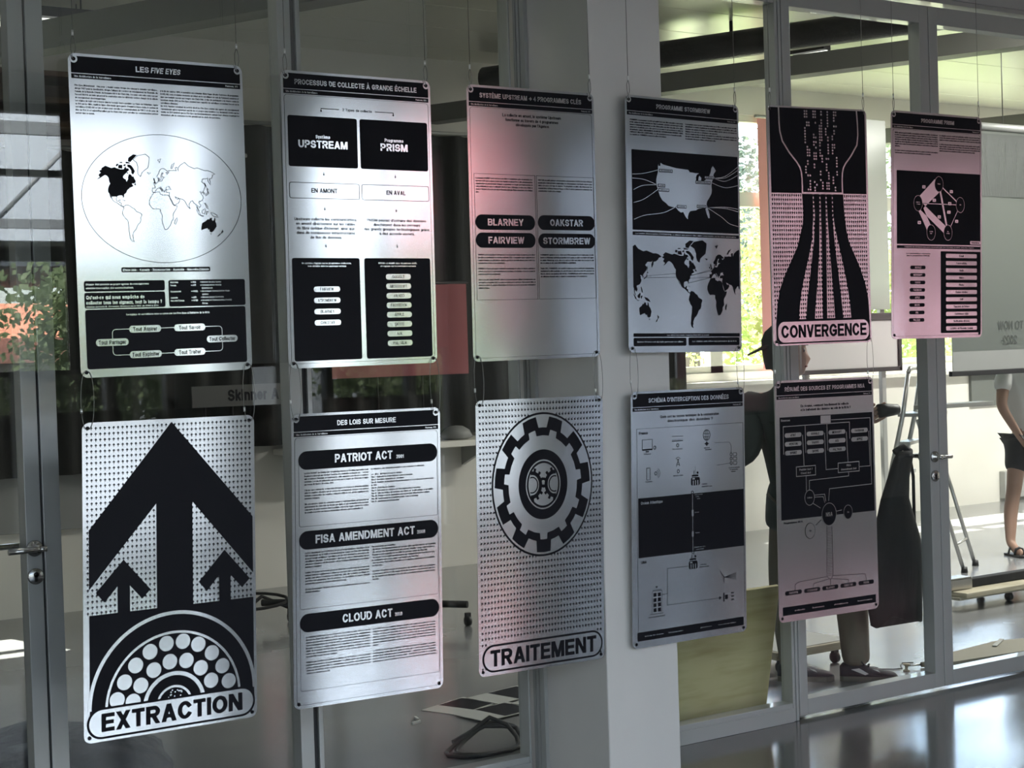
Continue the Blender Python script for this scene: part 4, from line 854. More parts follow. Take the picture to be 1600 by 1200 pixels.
def draw_p4(A):
    A.body(P4T[0], .038, .495, .158, .0164, .0092, 10, w=.2); A.body(P4T[1], .517, .98, .158, .0164, .0092, 10, w=.2)
    A.rr(.048, .36, .985, .893, .004); A.poly(USM, 1, 2)
    for u0, v0, u1 in ((.285, .482, .392), (.272, .583, .326), (.277, .612, .36), (.436, .718, .51), (.612, .71, .687), (.682, .509, .754), (.604, .545, .729)):
        A.rr(u0-.005, v0-.004, u1+.005, v0+.018, .003, 0, 3); A.rr(u0, v0, u1, v0+.013, .003, 1, 4)
        t = {.285: 'BRECKENRIDGE', .272: 'TAHOE', .277: 'SUNVALLEY', .436: 'COPPER', .612: 'MAVERICK', .682: 'KILLINGTON', .604: 'WHITESQUALL'}[u0]
        A.text(t, u0+.008, v0+.003, v0+.0105, 0, 5, u1=u1-.008, n=1)
    def curve(*p):
        out = []
        P = [p[0]]+list(p)+[p[-1]]
        for i in range(1, len(P)-2):
            for k in range(8):
                t = k/8; a, b, c, d = P[i-1], P[i], P[i+1], P[i+2]
                out.append(tuple(.5*((2*b[j])+(-a[j]+c[j])*t+(2*a[j]-5*b[j]+4*c[j]-d[j])*t*t+(-a[j]+3*b[j]-3*c[j]+d[j])*t**3) for j in (0, 1)))
        out.append(p[-1]); A.line(out, .0042, 1, 2)
    for p in (((.05,.525),(.15,.515),(.27,.487)), ((.05,.551),(.15,.556),(.26,.586)), ((.06,.628),(.138,.597),(.26,.586)), ((.058,.713),(.147,.687),(.266,.618)), ((.061,.825),(.15,.795),(.314,.771),(.428,.725)), ((.765,.517),(.866,.5),(.983,.43)), ((.765,.517),(.87,.51),(.983,.453)), ((.765,.517),(.865,.534),(.983,.487)), ((.745,.55),(.864,.578),(.984,.558)), ((.7,.722),(.861,.713),(.984,.722)), ((.7,.722),(.861,.722),(.984,.741)), ((.7,.722),(.827,.781),(.9,.825),(.984,.843))): curve(*p)
    A.rr(.048, .905, .987, .928, .004); A.text('Les points d\'interception STORMBREW se situent aux arrivées des câbles sous-marins sur les côtes américaines', .07, .912, .9215, 1, 2, u1=.96, n=1)
    M = lambda p: (.047+((p[0]-96) % 360 if p[0] != 456 else 360)/360*.94, 1.336-.00343*miller(p[1]))
    def put(poly):
        for sh in (0, 360):
            q = [(a+sh, b) for a, b in poly]; q = clip_lon(q, 96, True) if min(p[0] for p in q) < 96 else q
            if len(q) > 2 and max(p[0] for p in q) > 456: q = clip_lon(q, 456, False)
            if len(q) > 2: A.poly([(.047+(a-96)/360*.94, 1.336-.00343*miller(b)) for a, b in q])
    for poly in [NAM, GRL, SAM, AFR, EUR, AUS, TAS, IRL]+ARC+NZL+GBR+ISL: put(poly)
    for a, b in (((140, 35), (-122, 37)), ((141, 38), (-124, 43)), ((-74, 40), (-5, 50)), ((-73, 41), (-4, 48)), ((-76, 36), (-9, 38)), ((-80, 27), (-9, 37))):
        f = lambda p: (.047+((p[0]-96) % 360)/360*.94, 1.336-.00343*miller(p[1])); A.line([f(a), f(b)], .0022)
    A.rr(.042, 1.583, .98, 1.606, .004); A.text('Les câbles sous-marins reliant les Etats-Unis au monde', .33, 1.59, 1.5995, 1, 2, u1=.70, n=1)
    A.rr(.042, 1.613, .497, 1.668, .01); A.rr(.517, 1.612, .977, 1.666, .01)
    A.text('Environ 99 pour cent du trafic passe par ces câbles', .072, 1.634, 1.645, 1, 2, u1=.468, n=1); A.text('Les stations sont reliées aux partenaires de la NSA', .55, 1.632, 1.643, 1, 2, u1=.95, n=1)
def antenna_house(A, u, v, s=1, l=2, c=0):
    A.rr(u-.038*s, v-.035, u+.038*s, v+.02, .012, c, l); A.rr(u-.03*s, v-.052, u+.026*s, v-.04, .004, c, l)
    for k in range(3): A.rr(u+(-.024+.02*k)*s, v-.014, u+(-.016+.02*k)*s, v+.018, 0, 1-c, l+1)
    A.rr(u-.028*s, v-.03, u-.006*s, v-.02, 0, 1-c, l+1); A.disc(u+.02*s, v-.065, .008, c, l, 10); A.line([(u-.012, v-.08), (u-.012, v-.05)], .003, c, l)
def draw_s(A):
    A.text('Quels sont les moyens techniques de la communication', .25, .166, .184, 0, 1, u1=.765, w=.15, n=2); A.text('électronique des données ?', .312, .196, .214, 0, 1, u1=.71, w=.15, n=2)
    A.line([(.047, 1.60), (.047, .248), (.985, .248), (.985, 1.60)], .002); A.text('France', .066, .268, .286, 0, 1, u1=.14, w=.19, n=3)
    A.line([(.093, .39), (.093, .322), (.178, .322), (.178, .39)], .003); A.rr(.093, .384, .178, .394, 0); A.rr(.122, .398, .148, .406, 0); A.text('Ordinateur', .106, .414, .421, 0, 1, u1=.167, n=1)
    A.ring(.199, .379, .009, .004, 0, 1, 16, rv=.011)
    A.line([(.347, .312), (.444, .314)], .003); A.line([(.347, .334), (.444, .334)], .002); A.rr(.347, .341, .442, .347, 0); A.ring(.397, .374, .009, .004, 0, 1, 16, rv=.011); A.text('Box internet', .352, .395, .402, 0, 1, u1=.438, n=1)
    A.ring(.399, .475, .02, .003, 0, 1, 24, 200, 340); A.ring(.399, .478, .01, .003, 0, 1, 20, 200, 340); A.line([(.399, .47), (.399, .49)], .005); A.line([(.385, .515), (.394, .488), (.404, .488), (.413, .515)], .004); A.line([(.388, .504), (.41, .504)], .003)
    A.ring(.4, .55, .009, .004, 0, 1, 16, rv=.011); A.text('Antenne relais', .356, .575, .582, 0, 1, u1=.441, n=1)
    A.ring(.654, .318, .03, .004, 0, 1, 30, rv=.036); A.ring(.654, .318, .013, .003, 0, 1, 24, rv=.036); A.line([(.624, .308), (.684, .308)], .003); A.line([(.624, .33), (.684, .33)], .003); A.line([(.654, .282), (.654, .354)], .003)
    A.poly([(.654, .36), (.664, .372), (.675, .377), (.664, .382), (.654, .394), (.644, .382), (.633, .377), (.644, .372)]); A.text('Internet', .632, .402, .409, 0, 1, u1=.68, n=1); A.text('mondial', .64, .414, .421, 0, 1, u1=.694, n=1)
    A.line([(.725, .373), (.86, .378), (.874, .40), (.874, .455)], .002)
    for v in (.463, .493, .523): A.ring(.874, v, .009, .004, 0, 1, 16, rv=.011); A.rro(.893, v-.009, .925, v+.012, .006, .003)
    A.line([(.745, .53), (.86, .523)], .002)
    for i, s in enumerate(('Serveurs des opérateurs', 'de communication', 'nationaux')): A.text(s, .85+.012*i, .552+i*.013, .559+i*.013, 0, 1, u1=.953-.02*i, n=1)
    A.rro(.128, .512, .158, .592, .004, .003); A.text('Téléphone', .116, .60, .607, 0, 1, u1=.176, n=1); A.ring(.206, .552, .009, .004, 0, 1, 16, rv=.011)
    for r in (.024, .036): A.ring(.206, .552, r, .002, 0, 1, 20, -60, 60)
    A.line([(.55, .526), (.55, .60)], .0015); antenna_house(A, .55, .635)
    A.text('Station', .606, .648, .655, 0, 1, u1=.655, n=1); A.text("d'atterrissage", .606, .665, .672, 0, 1, u1=.70, n=1)
    A.rr(.055, .710, .985, 1.108, 0); A.text('Océan Atlantique', .076, .733, .753, 1, 2, u1=.262, w=.2, n=3)
    A.line([(.522, .705), (.522, 1.11)], .004, 1, 2); A.rr(.514, .82, .53, .865, .006, 1, 3); A.rr(.514, .965, .53, 1.005, .006, 1, 3); A.ring(.522, .702, .009, .004, 0, 3, 16); A.ring(.522, 1.111, .009, .004, 0, 3, 16)
    for i, s in enumerate(('Câble sous-marin', 'de fibre', 'optique')): A.text(s, .541+.01*i, .715+i*.014, .723+i*.014, 1, 2, n=1)
    A.text('Répéteur', .541, .836, .844, 1, 2, n=1); A.text('Répéteur', .545, .976, .984, 1, 2, n=1)
    A.text('Epissure de câble', .535, 1.075, 1.083, 1, 2, u1=.633, n=1); A.text('sous-marin', .55, 1.09, 1.098, 1, 2, u1=.62, n=1)
    A.text('USA', .074, 1.13, 1.148, 0, 1, u1=.122, w=.19, n=3); antenna_house(A, .523, 1.205)
    A.text('Station', .585, 1.2, 1.207, 0, 1, u1=.64, n=1); A.text("d'atterrissage", .577, 1.215, 1.222, 0, 1, u1=.664, n=1)
    A.line([(.48, 1.202), (.298, 1.2), (.297, 1.37), (.245, 1.37)], .0025); A.line([(.297, 1.37), (.293, 1.447), (.755, 1.45)], .0025); A.face([(.752, 1.438), (.775, 1.45), (.752, 1.462)], 0, 1)
    A.line([(.163, 1.492), (.168, 1.342), (.25, 1.342), (.245, 1.492)], .002); A.line([(.145, 1.495), (.262, 1.495)], .003); A.line([(.17, 1.335), (.245, 1.335)], .003); A.face([(.195, 1.31), (.215, 1.31), (.205, 1.325)], 0, 1)
    for i in range(4):
        for k in range(2): A.rr(.178+.037*k, 1.355+.034*i, .202+.037*k, 1.38+.034*i, 0)
    A.text('Centre de données NSA', .133, 1.51, 1.518, 0, 1, u1=.273, n=1)
    for i in range(7): A.line([(.76+.006*i, 1.262+.02*i*.8), (.80, 1.31), (.91, 1.29+.008*i)], .0018)
    A.rr(.79, 1.42, .80, 1.48, 0); A.rr(.805, 1.435, .83, 1.465, .004); 
    for i in range(3): A.text('data', .86, 1.42+.024*i, 1.43+.024*i, 0, 1, u1=.885, n=1)
    A.rr(.04, 1.605, .972, 1.664, .006)
    for u0, u1, t in ((.10, .26, 'Collecte des données'), (.30, .43, 'Traitement des données'), (.58, .68, 'Analyse'), (.74, .90, 'Conservation des données')): A.text(t, u0, 1.63, 1.64, 1, 2, u1=u1, n=1)
def draw_p5(A):
    A.rr(.022, .012, .982, .62, 0)
    for pts in ([(.111,.012),(.113,.12),(.118,.18),(.14,.251),(.203,.329),(.27,.392),(.305,.431),(.32,.47),(.325,.52),(.325,.62)], [(.897,.012),(.905,.12),(.906,.19),(.892,.264),(.825,.347),(.77,.40),(.747,.431),(.735,.47),(.731,.52),(.731,.62)]): A.line(pts, .0125, 1, 2)
    A.rr(.318, .612, .738, .626, 0, 1, 3)
    rnd = random.Random(11)
    for us in ((.366, .386, .406), (.452, .472), (.513, .532), (.575, .595), (.64, .66, .68)):
        v = .03
        while v < .60:
            pat = rnd.choice(((1, 0, 0), (0, 1, 0), (0, 0, 1), (1, 1, 0), (0, 1, 1), (0, 1, 0), (1, 0, 0)))
            for k in range(rnd.choice((1, 2, 2, 3))):
                for i, u in enumerate(us):
                    if pat[i] and v < .602: A.disc(u, v, .0075, 1, 2, 10)
                v += .0205
            v += rnd.choice((0, 0, .012, .02))
    v = .637
    while v < 1.525:
        for i in range(45):
            u = .03+i*.0213
            A.poly([(u, v-.010), (u+.0078, v), (u+.003, v+.003), (u+.003, v+.010), (u-.003, v+.010), (u-.003, v+.003), (u-.0078, v)])
        v += .0312
    def pipe(l, r): A.poly(l+r[::-1], 0, 2)
    pipe([(.322,.62),(.33,.76),(.322,.84),(.264,1.005),(.19,1.12),(.128,1.214),(.08,1.31),(.052,1.414),(.036,1.54)], [(.428,.62),(.427,.794),(.407,.963),(.375,1.07),(.34,1.166),(.31,1.26),(.287,1.343),(.27,1.43),(.257,1.54)])
    pipe([(.438,.62),(.445,.794),(.43,.963),(.385,1.2),(.345,1.4),(.33,1.54)], [(.494,.62),(.49,.794),(.482,1.0),(.455,1.25),(.425,1.45),(.416,1.54)])
    pipe([(.506,.62),(.508,.9),(.503,1.3),(.499,1.54)], [(.556,.62),(.554,.9),(.546,1.3),(.541,1.54)])
    pipe([(.567,.62),(.572,.794),(.585,1.0),(.605,1.25),(.62,1.45),(.625,1.54)], [(.62,.62),(.621,.794),(.64,1.0),(.675,1.25),(.70,1.45),(.709,1.54)])
    pipe([(.63,.62),(.633,.793),(.655,.9),(.68,.989),(.72,1.13),(.755,1.273),(.78,1.4),(.794,1.54)], [(.737,.62),(.747,.792),(.765,.9),(.789,.981),(.85,1.08),(.904,1.18),(.95,1.29),(.975,1.398),(.982,1.54)])
    A.rr(.034, 1.526, .984, 1.70, .03, 0, 3); A.rr(.048, 1.542, .972, 1.69, .06, 1, 4, 12)
    A.text('CONVERGENCE', .08, 1.567, 1.658, 0, 5, u1=.945, w=.2, n=6, track=.06)
P6T = ["PRISM, également appelé US-984XN, est un programme américain de surveillance électronique par la collecte de renseignements à partir d'internet et d'autres fournisseurs de services électroniques. Ce programme classé, relevant de la National Security Agency, prévoit le ciblage de personnes vivant hors des Etats-Unis. PRISM a été dévoilé à l'occasion des révélations de 2013. Les médias ont publié une série de diapositives de présentation du programme. La collecte débute en 2007 et s'appuie sur la section 702 du FAA dont les ordonnances sont secrètes et s'imposent aux entreprises.|#|Les données collectées sont transmises par le FBI vers les systèmes de la NSA et sont analysées selon leur nature, la voix, la vidéo, les fichiers ou les métadonnées de connexion.",
 "Les entreprises concernées ont nié toute participation volontaire et un accès direct à leurs serveurs. Elles répondent cependant à des demandes légales émises par le tribunal spécial. La majorité des échanges mondiaux transite par les Etats-Unis, le chemin le moins cher étant préféré.|#|Le schéma ci-dessous montre les flux mondiaux de données et leurs capacités entre les grandes régions du globe. La bande passante entre l'Europe et les Etats-Unis est la plus forte, elle est suivie par l'Asie et l'Amérique latine. Un message peut donc traverser le réseau américain même quand ni son auteur ni son destinataire n'y résident, ce qui rend la collecte possible."]
def draw_p6(A):
    A.rro(.02, .138, .982, 1.69, .02, .0016)
    A.body(P6T[0], .042, .505, .16, .0166, .0096, 14, w=.22); A.body(P6T[1], .524, .983, .16, .0166, .0096, 13, w=.22)
    A.rr(.06, .446, .985, .998, .003)
    N = {'a': (.516, .537), 'b': (.287, .688), 'c': (.754, .689), 'd': (.428, .907), 'e': (.615, .905)}
    def band(p, q, w): A.line([N[p], N[q]], w, 1, 2)
    A.poly([(.47, .50), (.545, .58), (.33, .735), (.27, .66)], 1, 2)
    band('b', 'e', .055); band('b', 'd', .055); band('a', 'e', .018); band('a', 'c', .009); band('b', 'c', .005); band('c', 'e', .004)
    A.poly([(.545, .575), (.365, .69), (.34, .735)], 0, 3) if False else None
    for k, (u, v) in N.items():
        A.disc(u, v, .048, 1, 3, 36, rv=.06); A.disc(u, v, .0455, 0, 4, 36, rv=.0575)
        t = {'a': ('Europe',), 'b': ('Etats-Unis', 'et Canada'), 'c': ('Asie',), 'd': ('Amérique', 'latine'), 'e': ('Asie', 'Pacifique')}[k]
        for i, s in enumerate(t): A.text(s, u, v-.006+.014*i-.006*(len(t)-1), v+.002+.014*i-.006*(len(t)-1), 1, 5, align='c', n=1)
    for u, v, t in ((.349,.563,'12'), (.652,.589,'13'), (.462,.661,'5'), (.634,.682,'21'), (.624,.748,'11'), (.517,.787,'8'), (.711,.816,'3'), (.298,.834,'29')):
        A.rr(u-.018, v-.012, u+.018, v+.012, .005, 1, 6); A.text(t, u, v-.006, v+.006, 0, 7, align='c', n=1)
    A.rr(.865, .965, .985, .992, .01, 1, 2); A.text('Gbit/s', .88, .972, .985, 0, 3, u1=.97, n=1)
    A.rr(.06, 1.008, .985, 1.03, .002); A.text('Capacité de la bande passante internationale des réseaux en 2011, entre les régions', .14, 1.014, 1.023, 1, 2, u1=.91, n=1)
    A.rr(.535, 1.048, .985, 1.673, .008)
    A.text('Les partenaires concernés', .16, 1.064, 1.073, 0, 1, u1=.42, n=1, w=.2); A.text('par le programme PRISM', .165, 1.079, 1.088, 0, 1, u1=.41, n=1, w=.2)
    for i, s in enumerate(('GOOGLE', 'MICROSOFT', 'YAHOO', 'FACEBOOK', 'APPLE', 'SKYPE', 'AOL', 'PALTALK')): pill(A, .203-.0022*i, 1.16+i*.0567, .367-.0022*i, 1.187+i*.0567, s, inv=True, tw=.6)
    for i, s in enumerate(('E-mail', 'Conversations', 'Audio', 'Vidéos', 'Photos', 'Fichiers stockés', 'VoIP', 'Transferts de fichiers', 'Conférences vidéo', 'Notifications diverses', 'Activités sur Réseaux Sociaux')):
        v = 1.066+i*.0556; A.rr(.592, v, .942, v+.032, .01, 1, 2); k = min(text_w(s, .17, .07)*.0165, .30); A.text(s, .767-k/2, v+.008, v+.0245, 0, 3, u1=.767+k/2, n=1)
def draw_r(A):
    A.text('En résumé, comment fonctionnent la collecte', .25, .176, .194, 0, 1, u1=.738, w=.17, n=1); A.text('et le traitement des données au sein de la NSA ?', .248, .203, .221, 0, 1, u1=.756, w=.17, n=1)
    A.rr(.04, .258, .983, .985, .002); A.text('Sources', .052, .272, .288, 1, 2, u1=.14, n=2); A.rr(.445, .262, .548, .318, 0, 1, 2)
    W = .005
    for p in ([(.072,.52),(.072,.324),(.74,.321),(.74,.442)], [(.29,.52),(.288,.322)], [(.51,.516),(.508,.315)], [(.552,.297),(.957,.299),(.957,.786),(.52,.792),(.508,.88)], [(.27,.614),(.262,.39)], [(.483,.387),(.49,.652),(.615,.652)], [(.716,.612),(.706,.39)], [(.94,.394),(.945,.652),(.832,.652)], [(.288,.686),(.288,.79),(.30,.80)], [(.719,.684),(.719,.712),(.32,.719),(.318,.787)], [(.365,.828),(.47,.828),(.48,.88)], [(.365,.842),(.455,.845),(.47,.89)], [(.35,.885),(.425,.925)], [(.578,.96),(.64,.955)]): A.line(p, W, 1, 2)
    cols = ((.085, .25, ('AT&T', 'VERIZON', 'SPRINT')), (.302, .472, ('GOOGLE', 'YAHOO', 'SKYPE')), (.522, .695, ('MICROSOFT', 'AOL', 'PALTALK')), (.755, .93, ('FACEBOOK', 'APPLE')))
    for u0, u1, ts in cols:
        for i, t in enumerate(ts): pill(A, u0, .371+.0625*i, u1, .403+.0625*i, t, l=2, n=2, tw=.55)
    A.rr(.19, .612, .386, .686, 0, 1, 2); A.rr(.196, .618, .38, .68, 0, 0, 3); A.text('Patriot Act /', .222, .63, .645, 1, 4, u1=.352, n=2, w=.19); A.text('Cloud Act', .235, .655, .67, 1, 4, u1=.335, n=2, w=.19)
    A.rr(.61, .61, .833, .685, 0, 1, 2); A.rr(.616, .616, .827, .679, 0, 0, 3); A.text('FISA', .70, .627, .642, 1, 4, u1=.745, n=2, w=.19); A.text('Amendment Act', .64, .653, .668, 1, 4, u1=.80, n=2, w=.19)
    def bub(u, v, r, rv, t, fs, c=0):
        A.disc(u, v, r, 1-c, 4, 40, rv=rv); A.disc(u, v, r-.005, c, 5, 40, rv=rv-.005); A.text(t, u, v-fs/2, v+fs/2, 1-c, 6, align='c', n=2, w=.19)
    bub(.318, .842, .05, .057, 'Collecte', .012); bub(.51, .976, .075, .084, 'NSA', .03); bub(.703, .975, .047, .054, 'CIA', .012)
    A.disc(.317, 1.08, .05, 0, 4, 40, rv=.057); A.disc(.317, 1.08, .047, 1, 5, 40, rv=.054); A.text('FBI', .317, 1.074, 1.086, 0, 6, align='c', n=1)
    A.text('Programmes NSA', .062, 1.0, 1.014, 0, 1, u1=.246, n=2, w=.19); A.line([(.375, 1.045), (.43, 1.01)], .004)
    A.line([(.486, 1.06), (.474, 1.42), (.50, 1.445), (.52, 1.445), (.537, 1.42), (.537, 1.06)], .0025)
    v = 1.07
    while v < 1.42: A.line([(.482, v), (.535, v)], .0016); v += .012
    for p in ([(.474, 1.425), (.2, 1.436), (.16, 1.45), (.16, 1.50)], [(.49, 1.445), (.345, 1.462), (.335, 1.49)], [(.51, 1.445), (.51, 1.49)], [(.53, 1.445), (.69, 1.468), (.695, 1.49)], [(.54, 1.425), (.865, 1.442), (.875, 1.49)]): A.line(p, .0028)
    for i, (u0, u1, t) in enumerate(((.062, .223, 'FAIRVIEW'), (.247, .405, 'STORMBREW'), (.426, .586, 'BLARNEY'), (.609, .77, 'OAKSTAR'), (.793, .952, 'PRISM'))): pill(A, u0, 1.492, u1, 1.522, t, inv=True, tw=.62)
    A.rr(.037, 1.604, .97, 1.664, .004)
    for u0, u1, t in ((.15, .25, 'Collecte'), (.32, .44, 'Traitement'), (.54, .68, 'Analyse'), (.78, .93, 'Conservation')): A.text(t, u0, 1.63, 1.641, 1, 2, u1=u1, n=1)
poster('P1', 'metal poster titled LES FIVE EYES with a world map, top row far left', draw_p1, 'LES FIVE EYES', num=1)
poster('E', 'metal poster with a big black up arrow and the word EXTRACTION', draw_e)
poster('P2', 'metal poster titled PROCESSUS DE COLLECTE À GRANDE ÉCHELLE with black boxes', draw_p2, 'PROCESSUS DE COLLECTE À GRANDE ÉCHELLE', (.087, .903), 2)
poster('L', 'metal poster titled DES LOIS SUR MESURE with three black pill headings', draw_l, 'DES LOIS SUR MESURE', (.296, .69), 3)
poster('P3', 'metal poster titled SYSTÈME UPSTREAM with four black pills across its middle', draw_p3, 'SYSTÈME UPSTREAM > 4 PROGRAMMES CLÉS', (.096, .896), 4)
poster('T', 'metal poster with a black cogwheel and the word TRAITEMENT', draw_t)
poster('P4', 'metal poster titled PROGRAMME STORMBREW with a map of the United States above a world map', draw_p4, 'PROGRAMME STORMBREW', (.265, .74), 5)
poster('S', "metal poster titled SCHÉMA D'INTERCEPTION DES DONNÉES with small line icons", draw_s, "SCHÉMA D'INTERCEPTION DES DONNÉES", (.148, .856), 6)
poster('P5', 'metal poster with black cables fanning out and the word CONVERGENCE', draw_p5)
poster('R', 'metal poster titled RÉSUMÉ DES SOURCES ET PROGRAMMES NSA with a flow chart', draw_r, 'RÉSUMÉ DES SOURCES ET PROGRAMMES NSA', (.094, .908), 7)
poster('P6', 'metal poster titled PROGRAMME PRISM with linked circles, top row far right', draw_p6, 'PROGRAMME PRISM', (.324, .687), 8)
# ------------------------------------------------------------------ hanging wires and the loops that join the rows
NM = {'P1': 'LES FIVE EYES', 'P2': 'PROCESSUS DE COLLECTE', 'P3': 'SYSTÈME UPSTREAM', 'P4': 'PROGRAMME STORMBREW', 'P5': 'CONVERGENCE', 'P6': 'PROGRAMME PRISM'}
for k, nm in NM.items():
    for u, side in ((.03, 'left'), (.97, 'right')):
        h = POSTERS[k].at(u, .03); f = h+Vector((0, -.004, 0)); c = h+Vector((0, 0, .072))
        top = Vector((h.x+(.002 if side == 'left' else -.002), 0, 3.6))
        t = empty('hanging_wire', h, 'thin steel wire holding the top %s corner of the %s poster' % (side, nm), 'wire', 'wires the posters hang from')
        mb = MB(); mb.tube([c, top], .0011, 6); mb.build('cable', WIRE, t)
        pts = [c, c+Vector((-.007, -.001, -.02)), h+Vector((-.009, -.005, .028)), h+Vector((-.004, -.006, 0)), h+Vector((0, .001, -.004)), h+Vector((.003, .006, .006)), h+Vector((.009, .004, .03)), c+Vector((.006, .001, -.02)), c]
        mb = MB(); mb.tube(pts, .0011, 6); mb.build('wire_eye', WIRE, t)
        mb = MB(); mb.tube([c+Vector((0, 0, -.004)), c+Vector((0, 0, .012))], .0034, 8); mb.build('crimp', CRIMP, t)
LP = (('P1', 'E', 'LES FIVE EYES'), ('P2', 'L', 'PROCESSUS DE COLLECTE'), ('P3', 'T', 'SYSTÈME UPSTREAM'), ('P4', 'S', 'PROGRAMME STORMBREW'), ('P5', 'R', 'CONVERGENCE'))
rnd = random.Random(5)
for a, b, nm in LP:
    for u, side in ((.03, 'left'), (.97, 'right')):
        p = POSTERS[a].at(u, 1.682); q = POSTERS[b].at(u, .03)
        t = empty('wire_loop', (p+q)/2, 'thin wire loop under the %s corner of the %s poster' % (side, nm), 'wire loop', 'wire loops joining the two rows')
        w = .021; n = 26; pts = []; mid = (p+q)/2; hh = (p.z-q.z)/2+.004
        for i in range(n+1):
            a_ = PI/2+2*PI*i/n; ca, sa = math.cos(a_), math.sin(a_)
            pts.append(Vector((mid.x+(p.x-q.x)/2*sa*.9+w*math.copysign(abs(ca)**.75, ca), mid.y-.004+.003*ca, mid.z+hh*sa)))
        mb = MB(); mb.tube(pts, .001, 6); mb.build('loop_wire', WIRE, t)
        c = pts[8 if side == 'left' else 9]; mb = MB(); mb.tube([c+Vector((0, 0, -.007)), c+Vector((0, 0, .007))], .0034, 8); mb.build('crimp', CRIMP, t)
# ------------------------------------------------------------------ things in the room behind the glass
def V(*a): return Vector(a)
def mesh_part(parent, name, m, fn):
    mb = MB(); fn(mb); return mb.build(name, m, parent)
# black curtains along the far wall
def curtain(x0, x1, z0, z1, y, label, m=CURT, cat='curtain', group=None, amp=.035, seed=0, name='curtain'):
    t = empty(name, ((x0+x1)/2, y, z0), label, cat, group)
    n = int((x1-x0)*26); rnd = random.Random(seed); ph = rnd.uniform(0, 6)
    fr = [(x0+(x1-x0)*i/n, y+amp*math.sin(i*1.05+ph+.6*math.sin(i*.23+ph))) for i in range(n+1)]
    mb = MB(); mb.grid([[(a, b-(.015*math.sin(a*5) if k == 2 else 0), z) for a, b in fr] for k, z in enumerate((z1, z0+.6*(z1-z0), z0))]); mb.build('curtain_cloth', m, t, fix=False)
    mb = MB(); mb.tube([(x0-.03, y, z1+.02), (x1+.03, y, z1+.02)], .014, 8); mb.build('curtain_rail', FRAME, t)
curtain(3.0, 4.95, .93, 3.05, 5.80, 'black curtain on the far wall behind the first poster column', seed=1, group='black curtains on the far wall')
curtain(4.93, 7.0, 1.03, 3.3, 5.895, 'black curtain on the far wall behind the second and third poster columns', seed=2, group='black curtains on the far wall')
curtain(6.98, 8.95, .96, 3.3, 5.86, 'black curtain ending beside the column, left of the bright far window', seed=3, group='black curtains on the far wall')
curtain(9.98, 10.22, 1.42, 3.62, 5.97, 'narrow red curtain strip hanging in the far window left of the CONVERGENCE poster', REDF, amp=.008, seed=4)
# grey board, shelf and sign at the left
t = empty('pin_board', (3.1, 5.95, .55), 'large dull grey board on the far wall seen left of the EXTRACTION poster', 'board')
mesh_part(t, 'board_panel', GREYB, lambda b: b.bbox((1.5, 5.93, .56), (4.55, 5.985, 1.60), .004))
mesh_part(t, 'dark_rail', RUBBER, lambda b: b.bbox((1.5, 5.905, 1.34), (4.55, 5.93, 1.43), .004))
t = empty('wall_shelf', (3.4, 5.8, 3.2), 'dark brown wooden shelf high on the far wall left of the LES FIVE EYES poster', 'shelf')
for z in (3.18, 3.33, 3.50): mesh_part(t, 'shelf_board', DKWOOD, lambda b: b.bbox((2.4, 5.62, z), (4.4, 5.99, z+.035), .003))
mesh_part(t, 'back_panel', DKWOOD, lambda b: b.box((2.4, 5.975, 3.15), (4.4, 5.995, 3.56)))
for x in (2.42, 4.36): mesh_part(t, 'side_panel', DKWOOD, lambda b: b.bbox((x, 5.62, 3.16), (x+.025, 5.99, 3.56), .002))
SIGN = mat('dark_grey_sign', (.075, .075, .072), .5)
t = empty('sign', (4.9, 5.72, 1.35), 'dark grey sign strip reading Skinner between the first and second poster columns', 'sign')
mesh_part(t, 'sign_panel', SIGN, lambda b: b.bbox((4.45, 5.66, 1.33), (5.32, 5.675, 1.475), .002))
A = Art([(4.45, 5.66, 1.475), (5.32, 5.66, 1.475), (5.32, 5.66, -.0135), (4.45, 5.66, -.0135)])
A.text('Skinner A', .30, .035, .125, 0, 2, w=.2, n=4); A.mb.build('sign_lettering', INK, t, fix=False)
for x in (4.55, 4.75):
    mesh_part(t, 'sign_leg', FRAME_D, lambda b: b.tube([(x, 5.685, 0), (x, 5.685, 1.40)], .010, 6)); mesh_part(t, 'sign_foot', FRAME_D, lambda b: b.box((x-.02, 5.55, 0), (x+.02, 5.80, .015)))
t = empty('red_banner', (5.9, 5.62, 1.48), 'red cloth banner in the dark room, seen in the gap right of the PROCESSUS poster', 'banner')
mb = MB(); mb.grid([[(5.5+.05*i, 5.62+.01*math.sin(i*.8), z) for i in range(24)] for z in (1.49, 2.16)]); mb.build('banner_cloth', mat('bright_red_cloth', (.24, .065, .07), .7), t, fix=False)
mesh_part(t, 'banner_rod', FRAME_D, lambda b: b.tube([(5.48, 5.62, 2.17), (6.67, 5.62, 2.17)], .012, 8))
for x in (5.88, 6.26): mesh_part(t, 'banner_pole', FRAME_D, lambda b: b.tube([(x, 5.645, 1.0), (x, 5.645, 2.17)], .008, 6))
